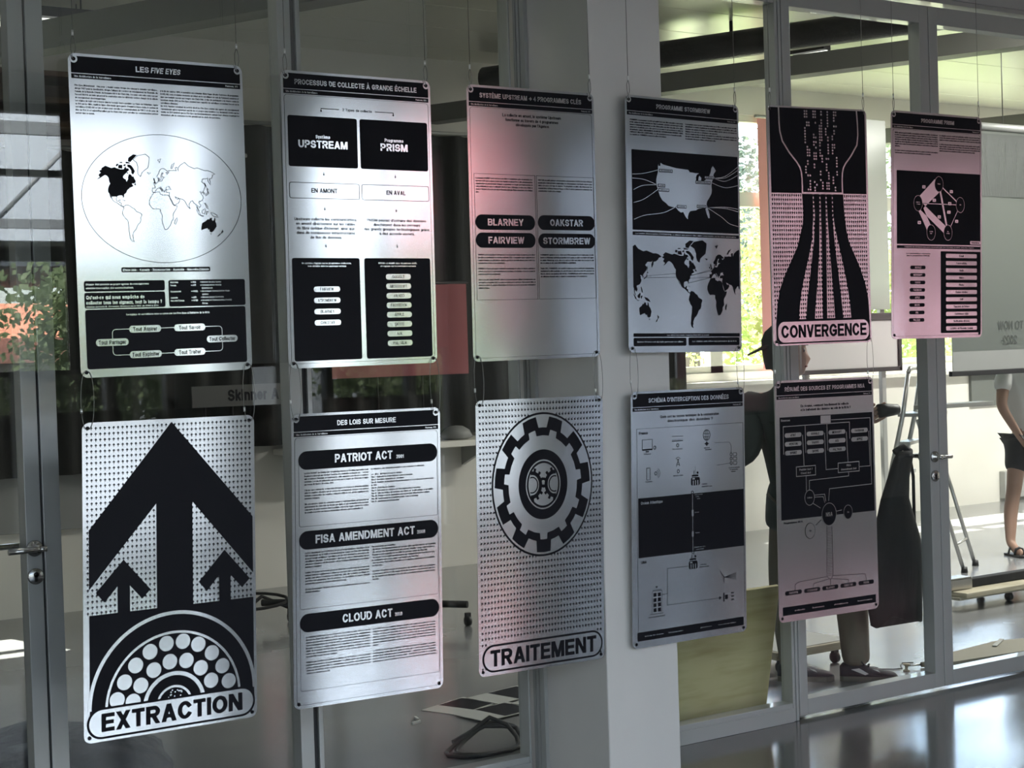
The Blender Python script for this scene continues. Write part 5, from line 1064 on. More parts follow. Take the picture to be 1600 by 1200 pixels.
# worktop on the parapet between second and third column
t = empty('worktop', (6.4, 5.7, 0), 'pale worktop along the far wall, right of the DES LOIS SUR MESURE poster', 'worktop')
mesh_part(t, 'top', WHITE, lambda b: b.bbox((5.2, 5.48, .955), (6.95, 5.995, 1.0), .006))
for x in (5.3, 6.0, 6.8): mesh_part(t, 'bracket', FRAME, lambda b: b.prism([(x, 5.99, .955), (x, 5.55, .955), (x, 5.99, .78)], (.03, 0, 0)))
mb = MB(); mb.lathe((6.55, 5.66, 1.0), (0, 0, 1), [(0, 0), (.09, 0), (.125, .02), (.10, .07), (.05, .10), (0, .105)], 24)
tag(mb.build('upturned_bowl', GREYB), 'small grey upturned bowl on the pale worktop by the far wall', 'bowl')
rnd = random.Random(2)
for x, w, h, lb in ((5.28, .10, .16, 'dark mug on the worktop behind the gap under the second poster'), (5.5, .20, .10, 'low dark box on the worktop under the PROCESSUS poster'), (5.74, .14, .24, 'grey printed card standing on the worktop under the PROCESSUS poster'), (6.02, .08, .20, 'dark bottle on the worktop, rightmost of the small things there')):
    mb = MB()
    if 'mug' in lb or 'bottle' in lb: mb.lathe((x, 5.7, 1.0), (0, 0, 1), [(0, 0), (w/2, 0), (w/2, h*.7), (w/2*(.45 if 'bottle' in lb else 1), h*.8), (w/2*(.4 if 'bottle' in lb else 1), h), (0, h)], 16); nm = 'bottle' if 'bottle' in lb else 'mug'
    elif 'card' in lb: mb.prism([(x, 5.70, 1.0), (x, 5.76, 1.0), (x, 5.73, 1.0+h)], (w, 0, 0)); nm = 'card'
    else: mb.bbox((x, 5.62, 1.0), (x+w, 5.8, 1.0+h), .004); nm = 'box'
    tag(mb.build(nm, [GREYB if nm == 'card' else BLACKF]), lb, nm)
# lamps and ducts under the ceiling
def lamp(a, b, label, grp='fluorescent lamps under the far ceiling'):
    a, b = Vector(a), Vector(b); t = empty('fluorescent_lamp', (a+b)/2, label, 'lamp', grp); d = (b-a).normalized(); n = V(-d.y, d.x, 0)*.03
    mesh_part(t, 'housing', FRAME_D, lambda m: m.prism([a+n*1.6+V(0,0,.02), b+n*1.6+V(0,0,.02), b-n*1.6+V(0,0,.02), a-n*1.6+V(0,0,.02)], (0, 0, .06)))
    mesh_part(t, 'tube', LAMPW, lambda m: m.tube([a, b], .017, 8))
    for e in (a.lerp(b, .1), a.lerp(b, .9)): mesh_part(t, 'hanger', FRAME_D, lambda m: m.tube([e+V(0,0,.08), (e.x, e.y, 3.9)], .005, 6))
lamp((2.6, 5.12, 3.74), (3.68, 5.10, 3.74), 'front lit fluorescent lamp at the ceiling, left of the first poster', 'fluorescent lamps at the upper left')
lamp((2.6, 5.32, 3.74), (3.72, 5.28, 3.74), 'rear lit fluorescent lamp at the ceiling, left of the first poster', 'fluorescent lamps at the upper left')
lamp((8.60, 4.10, 3.74), (8.67, 3.82, 3.74), 'short lit fluorescent lamp between beam and duct above the CONVERGENCE poster')
def duct(p0, p1, r, z, m, label, name='air_duct', flex=False):
    p0, p1 = V(*p0, z), V(*p1, z); t = empty(name, (p0+p1)/2, label, 'duct')
    n = 60 if flex else 8; pts = [p0.lerp(p1, i/n) for i in range(n+1)]
    mesh_part(t, 'pipe', m, lambda b: b.tube(pts, [r*(1+(.06 if i % 2 else -.06)*(1 if flex else 0)) for i in range(n+1)], 16))
    for f in (.12, .38, .62, .88):
        q = p0.lerp(p1, f); mesh_part(t, 'pipe_hanger', FRAME_D, lambda b: b.tube([(q.x, q.y, z+r*.9), (q.x, q.y, 3.9)], .012, 6))
duct((7.0, 5.8), (9.1, .75), .095, 3.735, DUCT, 'black round air duct running above the beam at the upper right')
duct((4.0, 3.75), (5.3, .8), .10, 3.72, ALU, 'ribbed silver air duct above the beam at the upper left', flex=True)
# black cart with casters low on the floor, cable, papers, bag
def caster(parent, x, y, r=.03):
    mesh_part(parent, 'caster', RUBBER, lambda b: (b.lathe((x-.012, y, r), (1, 0, 0), [(0, 0), (r, 0), (r, .024), (0, .024)], 16), b.box((x-.016, y-.012, r), (x+.016, y+.012, 2*r+.02))))
t = empty('rolling_base', (4.9, 4.2, 0), 'low black rolling base with casters behind the DES LOIS SUR MESURE poster', 'rolling base')
mesh_part(t, 'base_bar', BLACKF, lambda b: b.tube([(4.42, 4.62, .13), (4.9, 4.15, .13), (5.30, 3.62, .13)], .022, 8))
mesh_part(t, 'base_ring', BLACKF, lambda b: b.tube([(4.28+.30*math.cos(i*PI/9), 4.62+.22*math.sin(i*PI/9), .15+.02*math.sin(i*PI/9)) for i in range(19)], .010, 6))
mesh_part(t, 'base_leg', BLACKF, lambda b: b.tube([(4.15, 4.45, .08), (4.42, 4.62, .17), (4.58, 4.55, .085)], .012, 6))
for x, y in ((4.58, 4.55), (5.30, 3.62), (4.15, 4.45)): caster(t, x, y)
for i, (x, y, w, d, a, lb) in enumerate(((4.06, 1.76, .32, .22, .35, 'white printed sheet on the floor, leftmost of the group under the TRAITEMENT poster'), (4.36, 1.80, .36, .22, .2, 'white printed sheet on the floor, farthest back of the group'), (4.10, 1.52, .34, .22, .15, 'white printed sheet on the floor, nearest the glass of the group'), (4.42, 1.55, .32, .22, .35, 'white printed sheet on the floor, rightmost of the group'))):
    M = Matrix.Translation((x, y, .004*i)) @ Matrix.Rotation(a, 4, 'Z')
    t = empty('paper_sheet', (x, y, 0), lb, 'paper', 'printed sheets lying on the floor')
    mesh_part(t, 'sheet', PAPER, lambda b: b.box((-w/2, -d/2, .001), (w/2, d/2, .004), 0, M))
    mesh_part(t, 'printed_block', INK, lambda b: b.box((-w*.12, -d*.46, .0041), (w*.42, d*.46, .0046), 0, M))
for x, y, a in ((3.72, 1.60, .3), (3.76, 1.66, 1.3)):
    mb = MB(); mb.bbox((-.028, -.006, 0), (.028, .006, .012), .002, 0, Matrix.Translation((x, y, 0)) @ Matrix.Rotation(a, 4, 'Z'))
    tag(mb.build('clip', PAPER), 'small white clip on the floor left of the printed sheets' if a < 1 else 'small white clip standing askew left of the printed sheets', 'clip')
mb = MB(); mb.tube([(3.72+.16*math.cos(i*.5)*(1+.03*i/6)-.02*i/8, .98+.10*math.sin(i*.5), .011+.16*max(0, math.sin(i*.5+.6))**2*(.4+.04*(i % 7))) for i in range(30)], .010, 8)
tag(mb.build('cable_coil', RUBBER), 'black cable coiled on the floor beside the column foot', 'cable')
def lump(name, c, rx, ry, rz, m, label, cat, seed=0):
    rnd = random.Random(seed); rows = []
    for i in range(9):
        th = i/8*PI/2; row = []
        for k in range(22):
            a = 2*PI*k/22; q = 1+.13*math.sin(3*a+seed)+.08*math.sin(5*a+i)
            row.append((c[0]+rx*math.cos(th)*math.cos(a)*q, c[1]+ry*math.cos(th)*math.sin(a)*q, c[2]+rz*math.sin(th)*(1+.15*math.sin(2*a+seed))))
        rows.append(row)
    mb = MB(); mb.grid(rows, 0, True, True); return tag(mb.build(name, m), label, cat)
NAVY = mat('navy_cloth', (.010, .012, .02), .85, bump=(10, (1, 1, 1), .02))
lump('cloth_bag', (2.20, 1.98, 0), .46, .44, .15, NAVY, 'dark navy cloth bag lying on the floor at the lower left corner', 'bag', 4)
# leaning pine board behind the low bay right of the column
M = Matrix.Translation((4.62, .755, 0)) @ Matrix.Rotation(math.radians(-13), 4, 'X')
M = Matrix.Translation((0, .75, .001)) @ Matrix.Rotation(math.radians(11), 4, 'X')
mb = MB(); mb.bbox((4.02, 0, 0), (5.045, .022, .585), .003, 0, M)
pb = mb.build('pine_board', PINE); tag(pb, 'pale knotty pine board leaning against the glass right of the column', 'board')
# dollies
t = empty('dolly', (6.1, 1.55, 0), 'wooden dolly on casters behind the man, between the lower right posters', 'dolly')
mesh_part(t, 'deck', PLY, lambda b: b.bbox((5.60, 1.26, .077), (6.14, 1.72, .117), .004)); mesh_part(t, 'deck_cover', PAPER, lambda b: b.box((5.62, 1.28, .1171), (6.12, 1.70, .12)))
for x, y in ((5.68, 1.32), (6.06, 1.32), (5.68, 1.66), (6.06, 1.66)): caster(t, x, y, .028)
t = empty('dolly', (8.4, 2.1, 0), 'wooden dolly on casters at the right edge under the black bar', 'dolly')
mesh_part(t, 'deck', PLY, lambda b: b.bbox((7.72, 1.86, .085), (9.3, 2.26, .115), .004)); mesh_part(t, 'deck_underlay', CARD, lambda b: b.bbox((7.70, 1.90, .068), (9.2, 2.22, .085), .002))
for x, y in ((8.25, 1.98), (9.15, 1.98), (8.25, 2.20), (9.15, 2.20)): caster(t, x, y, .026)
t = empty('black_bar', (8.4, 2.0, .116), 'black bar with a metal end clamp lying on the dolly at the right edge', 'bar')
mesh_part(t, 'bar', BLACKF, lambda b: b.bbox((7.80, 1.99, .117), (9.4, 2.05, .17), .006)); mesh_part(t, 'end_clamp', STEEL, lambda b: b.bbox((7.70, 1.965, .117), (7.90, 2.075, .19), .01)); mesh_part(t, 'end_cap', RUBBER, lambda b: b.bbox((7.67, 1.97, .117), (7.70, 2.07, .18), .006))
# small floor clutter right of the man
t = empty('cardboard_tray', (6.75, .82, 0), 'grey folded cardboard tray on the floor behind the rightmost glass door', 'box')
mesh_part(t, 'tray', CARD, lambda b: b.prism([(6.24, .74, .001), (6.98, .66, .001), (7.2, .86, .001), (6.86, .96, .001), (6.40, .90, .001)], (0, 0, .055)))
mesh_part(t, 'flap', CARD, lambda b: b.prism([(6.22, .72, .012), (6.42, .66, .012), (6.44, .68, .018), (6.24, .745, .018)], (0, 0, .004)))
mb = MB(); mb.bbox((-.10, -.012, 0), (.10, .012, .006), .001, 0, Matrix.Translation((6.82, .90, .058)) @ Matrix.Rotation(.5, 4, 'Z') @ Matrix.Rotation(.0, 4, 'Y'))
tag(mb.build('white_ruler', PAPER), 'white ruler lying across the grey cardboard tray', 'ruler')
mb = MB(); mb.lathe((6.15, .92, 0), (0, 0, 1), [(0, 0), (.017, 0), (.017, .006), (.008, .010), (.008, .028), (.017, .032), (.017, .038), (0, .038)], 14)
tag(mb.build('wire_spool', PLY), 'tiny yellowish spool on the floor right of the shoe', 'spool')
t = empty('screwdriver', (6.30, .93, 0), 'small screwdriver on the floor beside the door stile', 'tool')
mesh_part(t, 'grip', CARD, lambda b: b.tube([(6.27, .93, .016), (6.36, .90, .016)], [.013, .015], 10)); mesh_part(t, 'blade', STEEL, lambda b: b.tube([(6.27, .93, .016), (6.20, .953, .016)], .004, 6))
mb = MB(); mb.tube([(5.98+.05*i, 1.02+.05*math.sin(i*1.3), .004) for i in range(8)], .003, 5); tag(mb.build('thin_cable', RUBBER), 'thin dark cable on the floor behind the shoe toe', 'cable')
# mobile board in front of the far window
t = empty('mobile_board', (9.8, 5.0, 0), 'large pale mobile board before the far window, between CONVERGENCE and PROGRAMME PRISM posters', 'board')
mesh_part(t, 'upper_panel', BOARDW, lambda b: b.bbox((9.55, 4.99, 1.90), (10.53, 5.03, 3.50), .004))
mesh_part(t, 'lower_panel', PINKW, lambda b: b.bbox((9.35, 4.985, 1.41), (10.605, 5.02, 1.81), .004))
mesh_part(t, 'middle_rail', RUBBER, lambda b: b.bbox((9.35, 4.97, 1.81), (10.62, 5.03, 1.87), .003))
mesh_part(t, 'bottom_rail', RUBBER, lambda b: b.bbox((9.33, 4.97, 1.375), (10.64, 5.03, 1.412), .003))
mesh_part(t, 'side_rail', RUBBER, lambda b: b.bbox((10.605, 4.97, 1.375), (10.64, 5.03, 1.87), .003))
for x in (9.55, 10.45):
    mesh_part(t, 'leg', FRAME, lambda b: b.bbox((x, 5.03, .05), (x+.05, 5.07, 3.4), .003)); mesh_part(t, 'foot', FRAME, lambda b: b.bbox((x-.01, 4.72, .0), (x+.06, 5.38, .05), .004))
# hanging printed sheet at the right, lettering seen from behind
SHEET = mat('translucent_sheet', (.15, .162, .15), .7)
_nt = SHEET.node_tree; _p = _nt.nodes['Principled BSDF']; _t = _nt.nodes.new('ShaderNodeBsdfTranslucent'); _t.inputs[0].default_value = (.19, .205, .19, 1)
_m = _nt.nodes.new('ShaderNodeMixShader'); _m.inputs[0].default_value = .45; _nt.links.new(_p.outputs[0], _m.inputs[1]); _nt.links.new(_t.outputs[0], _m.inputs[2]); _nt.links.new(_m.outputs[0], _nt.nodes['Material Output'].inputs['Surface'])
t = empty('hanging_banner', (9.6, 2.7, 1.38), 'large pale translucent banner with mirrored lettering hanging at the right edge', 'banner')
mb = MB(); mb.grid([[(8.62+.1*i, 2.7+.002*math.sin(i*.9+k), z) for i in range(19)] for k, z in enumerate((3.05, 2.6, 2.2, 1.8, 1.42))]); mb.build('sheet', SHEET, t, fix=False)
mesh_part(t, 'bottom_bar', FRAME_D, lambda b: b.bbox((8.60, 2.685, 1.385), (10.44, 2.715, 1.42), .004))
mesh_part(t, 'bottom_hem', GREYB, lambda b: b.box((8.62, 2.6935, 1.42), (10.42, 2.6955, 1.55)))
mesh_part(t, 'top_roller', FRAME, lambda b: b.tube([(8.95, 2.7, 3.075), (10.5, 2.7, 3.075)], .028, 10))
for x in (9.2, 10.2): mesh_part(t, 'suspension_cord', WIRE, lambda b: b.tube([(x, 2.7, 3.09), (x, 2.7, 3.9)], .004, 5))
A = Art([(8.62, 2.696, 3.05), (10.42, 2.696, 3.05), (10.42, 2.696, -.03), (8.62, 2.696, -.03)])
rnd = random.Random(8)
A.rr(.0, .012, 1, .25, 0, 0, 1)
A.mb.build('printed_drawing', PRINTG, t, fix=False)
A = Art([(8.62, 2.696, 3.05), (10.42, 2.696, 3.05), (10.42, 2.696, -.03), (8.62, 2.696, -.03)])
for i in range(64):
    u = .01+i*.0155; p = [(u, .245)]
    for k in range(5): p.append((p[-1][0]+rnd.uniform(-.012, .012), p[-1][1]-.042))
    A.line(p, rnd.uniform(.0008, .0034), 0, 3)
A.mb.build('drawn_line', SHEET, t, fix=False)
A = Art([(8.62, 2.696, 3.05), (10.42, 2.696, 3.05), (10.42, 2.696, -.03), (8.62, 2.696, -.03)])
A.text('TO NOW', .262, .722, .755, 0, 2, w=.15, mirror=True); A.text('2022-', .278, .778, .81, 0, 2, w=.15, mirror=True); A.text('ISSUE 1', .288, .835, .865, 0, 2, w=.15, mirror=True)
A.mb.build('mirrored_lettering', PRINTG, t, fix=False)
# grey picture, wall box, window board shelf
mb = MB(); mb.bbox((12.70, 5.965, .96), (13.62, 5.998, 1.283), .003); tag(mb.build('grey_panel', mat('slate_panel', (.12, .13, .12), .6)), 'dark grey panel on the far wall behind the arm in the white sleeve', 'panel')
t = empty('wall_box', (13.3, 5.95, .03), 'small grey electrical box low on the far wall at the right edge', 'box')
mesh_part(t, 'housing', FRAME, lambda b: b.bbox((13.12, 5.93, .03), (13.6, 5.999, .30), .006)); mesh_part(t, 'socket', RUBBER, lambda b: b.bbox((13.30, 5.915, .13), (13.36, 5.93, .22), .004))
# ladder and plank
t = empty('step_ladder', (9.0, 3.35, 0), 'aluminium step ladder standing behind the hanging black garment', 'ladder')
wd = V(.33, .18, 0)
F1, R1, T1 = V(8.70, 3.56, 0), V(9.02, 2.98, 0), V(8.90, 3.40, 1.10)
for off in (V(0,0,0), wd):
    mesh_part(t, 'front_rail', ALU, lambda b: b.tube([F1+off, T1+off, T1+off+V(.035, -.03, .30)], .017, 8))
    mesh_part(t, 'rear_leg', ALU, lambda b: b.tube([R1+off, T1+off+V(.05, -.09, -.03)], .014, 8))
    for q in (F1, R1): mesh_part(t, 'rubber_foot', RUBBER, lambda b: b.lathe(q+off, (0, 0, 1), [(0, 0), (.024, 0), (.02, .04), (0, .04)], 10))
H0 = T1+V(.035, -.03, .30); mesh_part(t, 'top_handle', ALU, lambda b: b.tube([H0, H0+V(.03,.015,.035), H0+wd+V(-.03,-.015,.035), H0+wd], .016, 8))
for z in (.24, .46, .68, .90):
    p = F1.lerp(T1, z/1.10); mesh_part(t, 'step', ALU, lambda b: b.prism([p+V(0,0,-.012), p+wd+V(0,0,-.012), p+wd+V(.05,-.08,-.012), p+V(.05,-.08,-.012)], (0, 0, .024)))
mesh_part(t, 'platform', ALU, lambda b: b.prism([T1+V(-.02,.03,-.01), T1+wd+V(.02,.03,-.01), T1+wd+V(.12,-.2,-.01), T1+V(.08,-.2,-.01)], (0, 0, .025)))
p = R1.lerp(T1+V(.05,-.09,-.03), .18); mesh_part(t, 'rear_brace', ALU, lambda b: b.tube([p, p+wd], .010, 6))
mb = MB(); mb.bbox((8.90, 3.16, 1.145), (9.60, 3.30, 1.175), .004); tag(mb.build('plank', PAPER), 'white plank lying across the top of the step ladder', 'plank')
# black garment hung on the inner door handle
t = empty('garment', (5.82, .66, .3), 'black garment hanging from the inner handle of the glass door', 'garment')
rows = [(1.125, 5.805, 5.90, .600, .640), (1.09, 5.79, 5.905, .598, .660), (1.0, 5.755, 5.885, .60, .675), (.9, 5.715, 5.885, .60, .69), (.80, 5.685, 5.93, .60, .70), (.68, 5.655, 5.98, .60, .71), (.55, 5.635, 5.985, .605, .72), (.42, 5.625, 5.985, .61, .72), (.33, 5.64, 5.98, .615, .71)]
gr = []
for z, a, b, y0, y1 in rows:
    r = []
    for k in range(36):
        an = 2*PI*k/36; ca, sa = math.cos(an), math.sin(an); fo = 1+.10*math.sin(k*1.35+z*3)*(1.15-z)
        dz = (.022*math.sin(k*.52+1)+.008*math.sin(k*1.1)) if z < .35 else 0
        r.append(((a+b)/2+(b-a)/2*ca, (y0+y1)/2+(y1-y0)/2*sa*fo, z+dz))
    gr.append(r)
mb = MB(); mb.grid(gr, 0, True, True); mb.face(gr[0][::-1]); mb.face(gr[-1]); mb.build('cloth', BLACKF, t)
mesh_part(t, 'strap', BLACKF, lambda b: b.tube([(5.89, .63, 1.11), (5.93, .645, 1.0), (5.935, .65, .78)], .008, 6))
mesh_part(t, 'strap_end', BLACKF, lambda b: b.tube([(5.80, .64, 1.12), (5.84, .625, 1.145), (5.90, .635, 1.12)], .016, 8))

for x, y, w in ((1.5, 1.2, 'first'), (4.6, 1.2, 'second'), (7.4, 1.2, 'third'), (9.2, 1.2, 'fourth'), (12.9, 2.4, 'fifth')):  # fixtures made up to house the added fill lamps, out of view
    t = empty('fill_lamp', (x, y, 3.81), '%s added fill lamp of the room behind the glass, counted from the left' % w, 'lamp', 'added fill lamps of the room behind the glass')
    mesh_part(t, 'housing', FRAME, lambda b: b.box((x-.63, y-.17, 3.83), (x+.63, y+.17, 3.90)))
    mesh_part(t, 'diffuser', LAMPW, lambda b: b.box((x-.61, y-.15, 3.822), (x+.61, y+.15, 3.83)))
# ------------------------------------------------------------------ people
def skel(name, joints, edges, m, parent=None, root=0, sub=2, extra=None, smooth=True):
    """joints: name -> (x, y, z, rx, ry); a skinned continuous surface"""
    keys = list(joints); idx = {k: i for i, k in enumerate(keys)}
    off = parent_loc(parent) if parent is not None else Vector((0, 0, 0))
    me = bpy.data.meshes.new(name); o = bpy.data.objects.new(name, me); COL.objects.link(o)
    bm = bmesh.new(); sl = bm.verts.layers.skin.verify()
    vs = []
    for k in keys:
        x, y, z, rx, ry = joints[k]; v = bm.verts.new((x-off.x, y-off.y, z-off.z)); v[sl].radius = (rx, ry); vs.append(v)
    for a, b in edges: bm.edges.new((vs[idx[a]], vs[idx[b]]))
    vs[root][sl].use_root = True
    bm.to_mesh(me); bm.free(); me.materials.append(m)
    s = o.modifiers.new('skin', 'SKIN'); s.branch_smoothing = .6; s.use_smooth_shade = True; s.use_x_symmetry = False
    u = o.modifiers.new('sub', 'SUBSURF'); u.levels = sub; u.render_levels = sub
    if parent is not None: o.parent = parent
    dg = bpy.context.evaluated_depsgraph_get(); ev = o.evaluated_get(dg)
    nm = bpy.data.meshes.new_from_object(ev); o.modifiers.clear(); o.data = nm
    if not nm.materials: nm.materials.append(m)
    return o
def chain(*k): return list(zip(k[:-1], k[1:]))
def add_hand(J, E, pre, wrist, palm, dirn, side, s=1.0):
    """palm joint and five finger chains; dirn = pointing direction, side = direction across the palm towards the thumb"""
    w, d, sd = Vector(wrist), Vector(dirn).normalized(), Vector(side).normalized(); nrm = d.cross(sd)
    p = Vector(palm); J[pre+'palm'] = (*p, .030*s, .018*s); E.append((pre+'wrist', pre+'palm'))
    for i, (o, L) in enumerate(((.030, .068), (.010, .078), (-.010, .072), (-.030, .056))):
        a = p+d*.035*s+sd*o*s; b = a+d*L*.55*s+nrm*.010*s; c = b+d*L*.40*s+nrm*.022*s
        for n_, q, r in (('a', a, .0095), ('b', b, .0088), ('c', c, .0075)): J['%sf%d%s' % (pre, i, n_)] = (*q, r*s, r*s)
        E += chain(pre+'palm', '%sf%da' % (pre, i), '%sf%db' % (pre, i), '%sf%dc' % (pre, i))
    a = p-d*.015*s+sd*.032*s; b = a+d*.030*s+sd*.022*s+nrm*.012*s; c = b+d*.028*s+nrm*.010*s
    for n_, q, r in (('a', a, .012), ('b', b, .0105), ('c', c, .0085)): J[pre+'t'+n_] = (*q, r*s, r*s)
    E += chain(pre+'palm', pre+'ta', pre+'tb', pre+'tc')
def head_part(parent, c, f, m_skin, hair_m, s=1.0, cap=None, backwards=True):
    """a face on the head: nose, brows, eyes, mouth, ears and hair; f = facing direction"""
    c = Vector(c); f = Vector((f[0], f[1], 0)).normalized(); r = Vector((f.y, -f.x, 0)); up = Vector((0, 0, 1))
    rows = []
    for h, w, d0, d1 in ((-.115, .035, .055, .02), (-.10, .05, .088, .045), (-.07, .060, .098, .075), (-.03, .068, .098, .09), (.0, .072, .097, .097), (.04, .074, .098, .102), (.08, .068, .088, .092), (.11, .045, .055, .06), (.125, .012, .015, .016)):
        row = []
        for k in range(24):
            a = 2*PI*k/24; x = math.sin(a)*w*s; y = math.cos(a)*(d0 if math.cos(a) > 0 else d1)*s
            if abs(math.sin(a)) < .2 and math.cos(a) > 0 and -.05 < h < .02: y += .022*s*(1-abs(h+.03)/.05)
            row.append(c+r*x+f*y+up*h*s)
        rows.append(row)
    mb = MB(); mb.grid(rows, 0, True, True); mb.face(rows[0][::-1]); mb.face(rows[-1])
    for sg in (-1, 1): mb.lathe(c+r*sg*.072*s-f*.01+up*-.005, (r*sg+f*-.3), [(0, .012), (.018*s, .010), (.024*s, .004), (.016*s, -.004), (0, -.004)], 12)
    hd = mb.build('head', m_skin, parent)
    mb = MB()
    for sg in (-1, 1): mb.lathe(c+r*sg*.031*s+f*.088*s+up*.012, f, [(0, .006), (.008, .003), (.012, -.003)], 10)
    mb.build('eyes', RUBBER, hd)
    mb = MB(); mb.tube([c-r*.024*s+f*.094*s-up*.066, c+f*.102*s-up*.064, c+r*.024*s+f*.094*s-up*.066], .005, 6); mb.build('mouth', mat('lips', (.30, .13, .11), .5), hd)
    mb = MB(); rows = []
    for h, w, d0, d1 in ((-.075, .066, -.02, .094), (-.03, .075, -.012, .104), (.02, .080, .02, .110), (.06, .081, .085, .112), (.10, .066, .080, .09), (.128, .035, .04, .05), (.140, .006, .006, .006)):
        rows.append([c+r*(math.sin(2*PI*k/24)*w*s)+f*(math.cos(2*PI*k/24)*(d0 if math.cos(2*PI*k/24) > 0 else d1)*s)+up*h*s for k in range(24)])
    mb.grid(rows, 0, True, True); mb.face(rows[-1]); mb.build('hair', hair_m, parent)
    if cap:
        mb = MB(); rows = []
        for h, w, d in ((.035, .086, .112), (.07, .085, .110), (.105, .073, .095), (.135, .045, .06), (.148, .008, .01)):
            rows.append([c+r*(math.sin(2*PI*k/28)*w*s)+f*(math.cos(2*PI*k/28)*d*s)+up*h*s for k in range(28)])
        mb.grid(rows, 0, True, True); mb.face(rows[-1]); cp = mb.build('cap', cap, parent)
        g = -f if backwards else f; mb = MB()
        top = [c+g*.095*s+r*.07*s*q+g*(.085*math.cos(q*1.3))*s+up*(.030-.030*math.cos(q*1.4))*s for q in (-1, -.6, -.2, .2, .6, 1)]
        base = [c+g*.10*s*math.cos(q*.7)+r*.080*s*q+up*.042*s for q in (-1, -.6, -.2, .2, .6, 1)]
        mb.grid([base, top]); mb.grid([[p-up*.008 for p in base], [p-up*.008 for p in top]]); mb.grid([top, [p-up*.008 for p in top]]); mb.build('cap_bill', cap, cp)
    return hd
def shoe(parent, heel, toe, m, sole_m, h=.085, stripe=None):
    heel, toe = Vector(heel), Vector(toe); d = (toe-heel); L = d.length; d.normalize(); r = Vector((d.y, -d.x, 0)); up = Vector((0, 0, 1))
    prof = ((0, .028, .068), (.06, .037, .085), (.22, .039, .098), (.36, .040, .085), (.52, .043, .066), (.70, .049, .052), (.86, .047, .044), (.96, .034, .036), (1.0, .014, .026))
    rows = [[heel+d*L*t+r*w*x+up*(.022+(z-.022)*zz) for x, zz in ((-1, 0), (-1.02, .35), (-.85, .75), (-.4, 1), (.4, 1), (.85, .75), (1.02, .35), (1, 0))] for t, w, z in prof]
    mb = MB(); mb.grid(rows, 0, True, True); mb.face(rows[0]); mb.face(rows[-1][::-1]); sh = mb.build('shoe', m, parent)
    mb = MB(); poly = [heel+d*L*t+r*(w+.004)+up*.001 for t, w, z in prof]+[heel+d*L*t-r*(w+.004)+up*.001 for t, w, z in reversed(prof)]
    mb.prism(poly, (0, 0, .024)); mb.build('shoe_sole', sole_m, sh)
    if stripe:
        for sg in (-1, 1):
            mb = MB()
            a = [heel+d*L*t+r*sg*(w+.002)+up*z for t, w, z in ((.20, .038, .060), (.34, .0395, .066), (.50, .043, .040), (.44, .042, .034))]
            mb.prism(a, r*sg*.002); b = [heel+d*L*t+r*sg*w+up*z for t, w, z in ((.56, .036, .062), (.62, .040, .054), (.70, .044, .046), (.66, .036, .056))]
            mb.prism(b, r*sg*.003+up*.002); mb.build('shoe_stripe', stripe, sh)
        mb = MB()
        for t, z in ((.34, .090), (.42, .080), (.50, .071)): mb.tube([heel+d*L*t-r*.024+up*z, heel+d*L*(t+.02)+up*(z+.008), heel+d*L*t+r*.024+up*z], .004, 6)
        mb.tube([heel+d*L*.36+up*.095, heel+d*L*.34+r*.05+up*.115, heel+d*L*.42+r*.06+up*.085, heel+d*L*.40+up*.09], .003, 5); mb.build('shoe_lace', m, sh)
# --- man in the dark green jacket behind the RÉSUMÉ poster
man = empty('person', (5.68, 1.0, 0), 'person in dark green jacket, backward cap and olive trousers behind the RÉSUMÉ poster', 'person')
J = {'pelvis': (5.62, 1.02, .93, .135, .11), 'waist': (5.60, 1.03, 1.10, .125, .10), 'chest': (5.57, 1.05, 1.28, .15, .11), 'neckb': (5.54, 1.06, 1.44, .075, .07), 'neck': (5.53, 1.06, 1.49, .052, .055), 'skull': (5.52, 1.06, 1.56, .055, .06), 'crown': (5.52, 1.06, 1.64, .05, .055),
     'lsh': (5.42, 1.17, 1.385, .062, .06), 'lel': (5.37, 1.20, 1.12, .045, .045), 'l_wrist': (5.16, 1.26, 1.10, .028, .028),
     'rsh': (5.71, .95, 1.385, .062, .06), 'rel': (5.82, .92, 1.12, .045, .045), 'r_wrist': (5.885, .91, 1.24, .028, .028),
     'lhip': (5.57, 1.09, .88, .088, .088), 'lkn': (5.58, 1.14, .50, .058, .058), 'lan': (5.60, 1.14, .10, .038, .038),
     'rhip': (5.69, .97, .88, .088, .088), 'rkn': (5.80, .95, .50, .058, .058), 'ran': (5.825, .94, .10, .038, .038)}
E_ = chain('pelvis', 'waist', 'chest', 'neckb', 'neck', 'skull', 'crown')+chain('chest', 'lsh', 'lel', 'l_wrist')+chain('chest', 'rsh', 'rel', 'r_wrist')+chain('pelvis', 'lhip', 'lkn', 'lan')+chain('pelvis', 'rhip', 'rkn', 'ran')
add_hand(J, E_, 'l_', J['l_wrist'][:3], (5.09, 1.28, 1.10), (-.95, .2, .0), (0, 0, 1)); add_hand(J, E_, 'r_', J['r_wrist'][:3], (5.915, .905, 1.265), (.8, -.2, .4), (0, .2, 1))
skel('body', J, E_, SKIN, man)
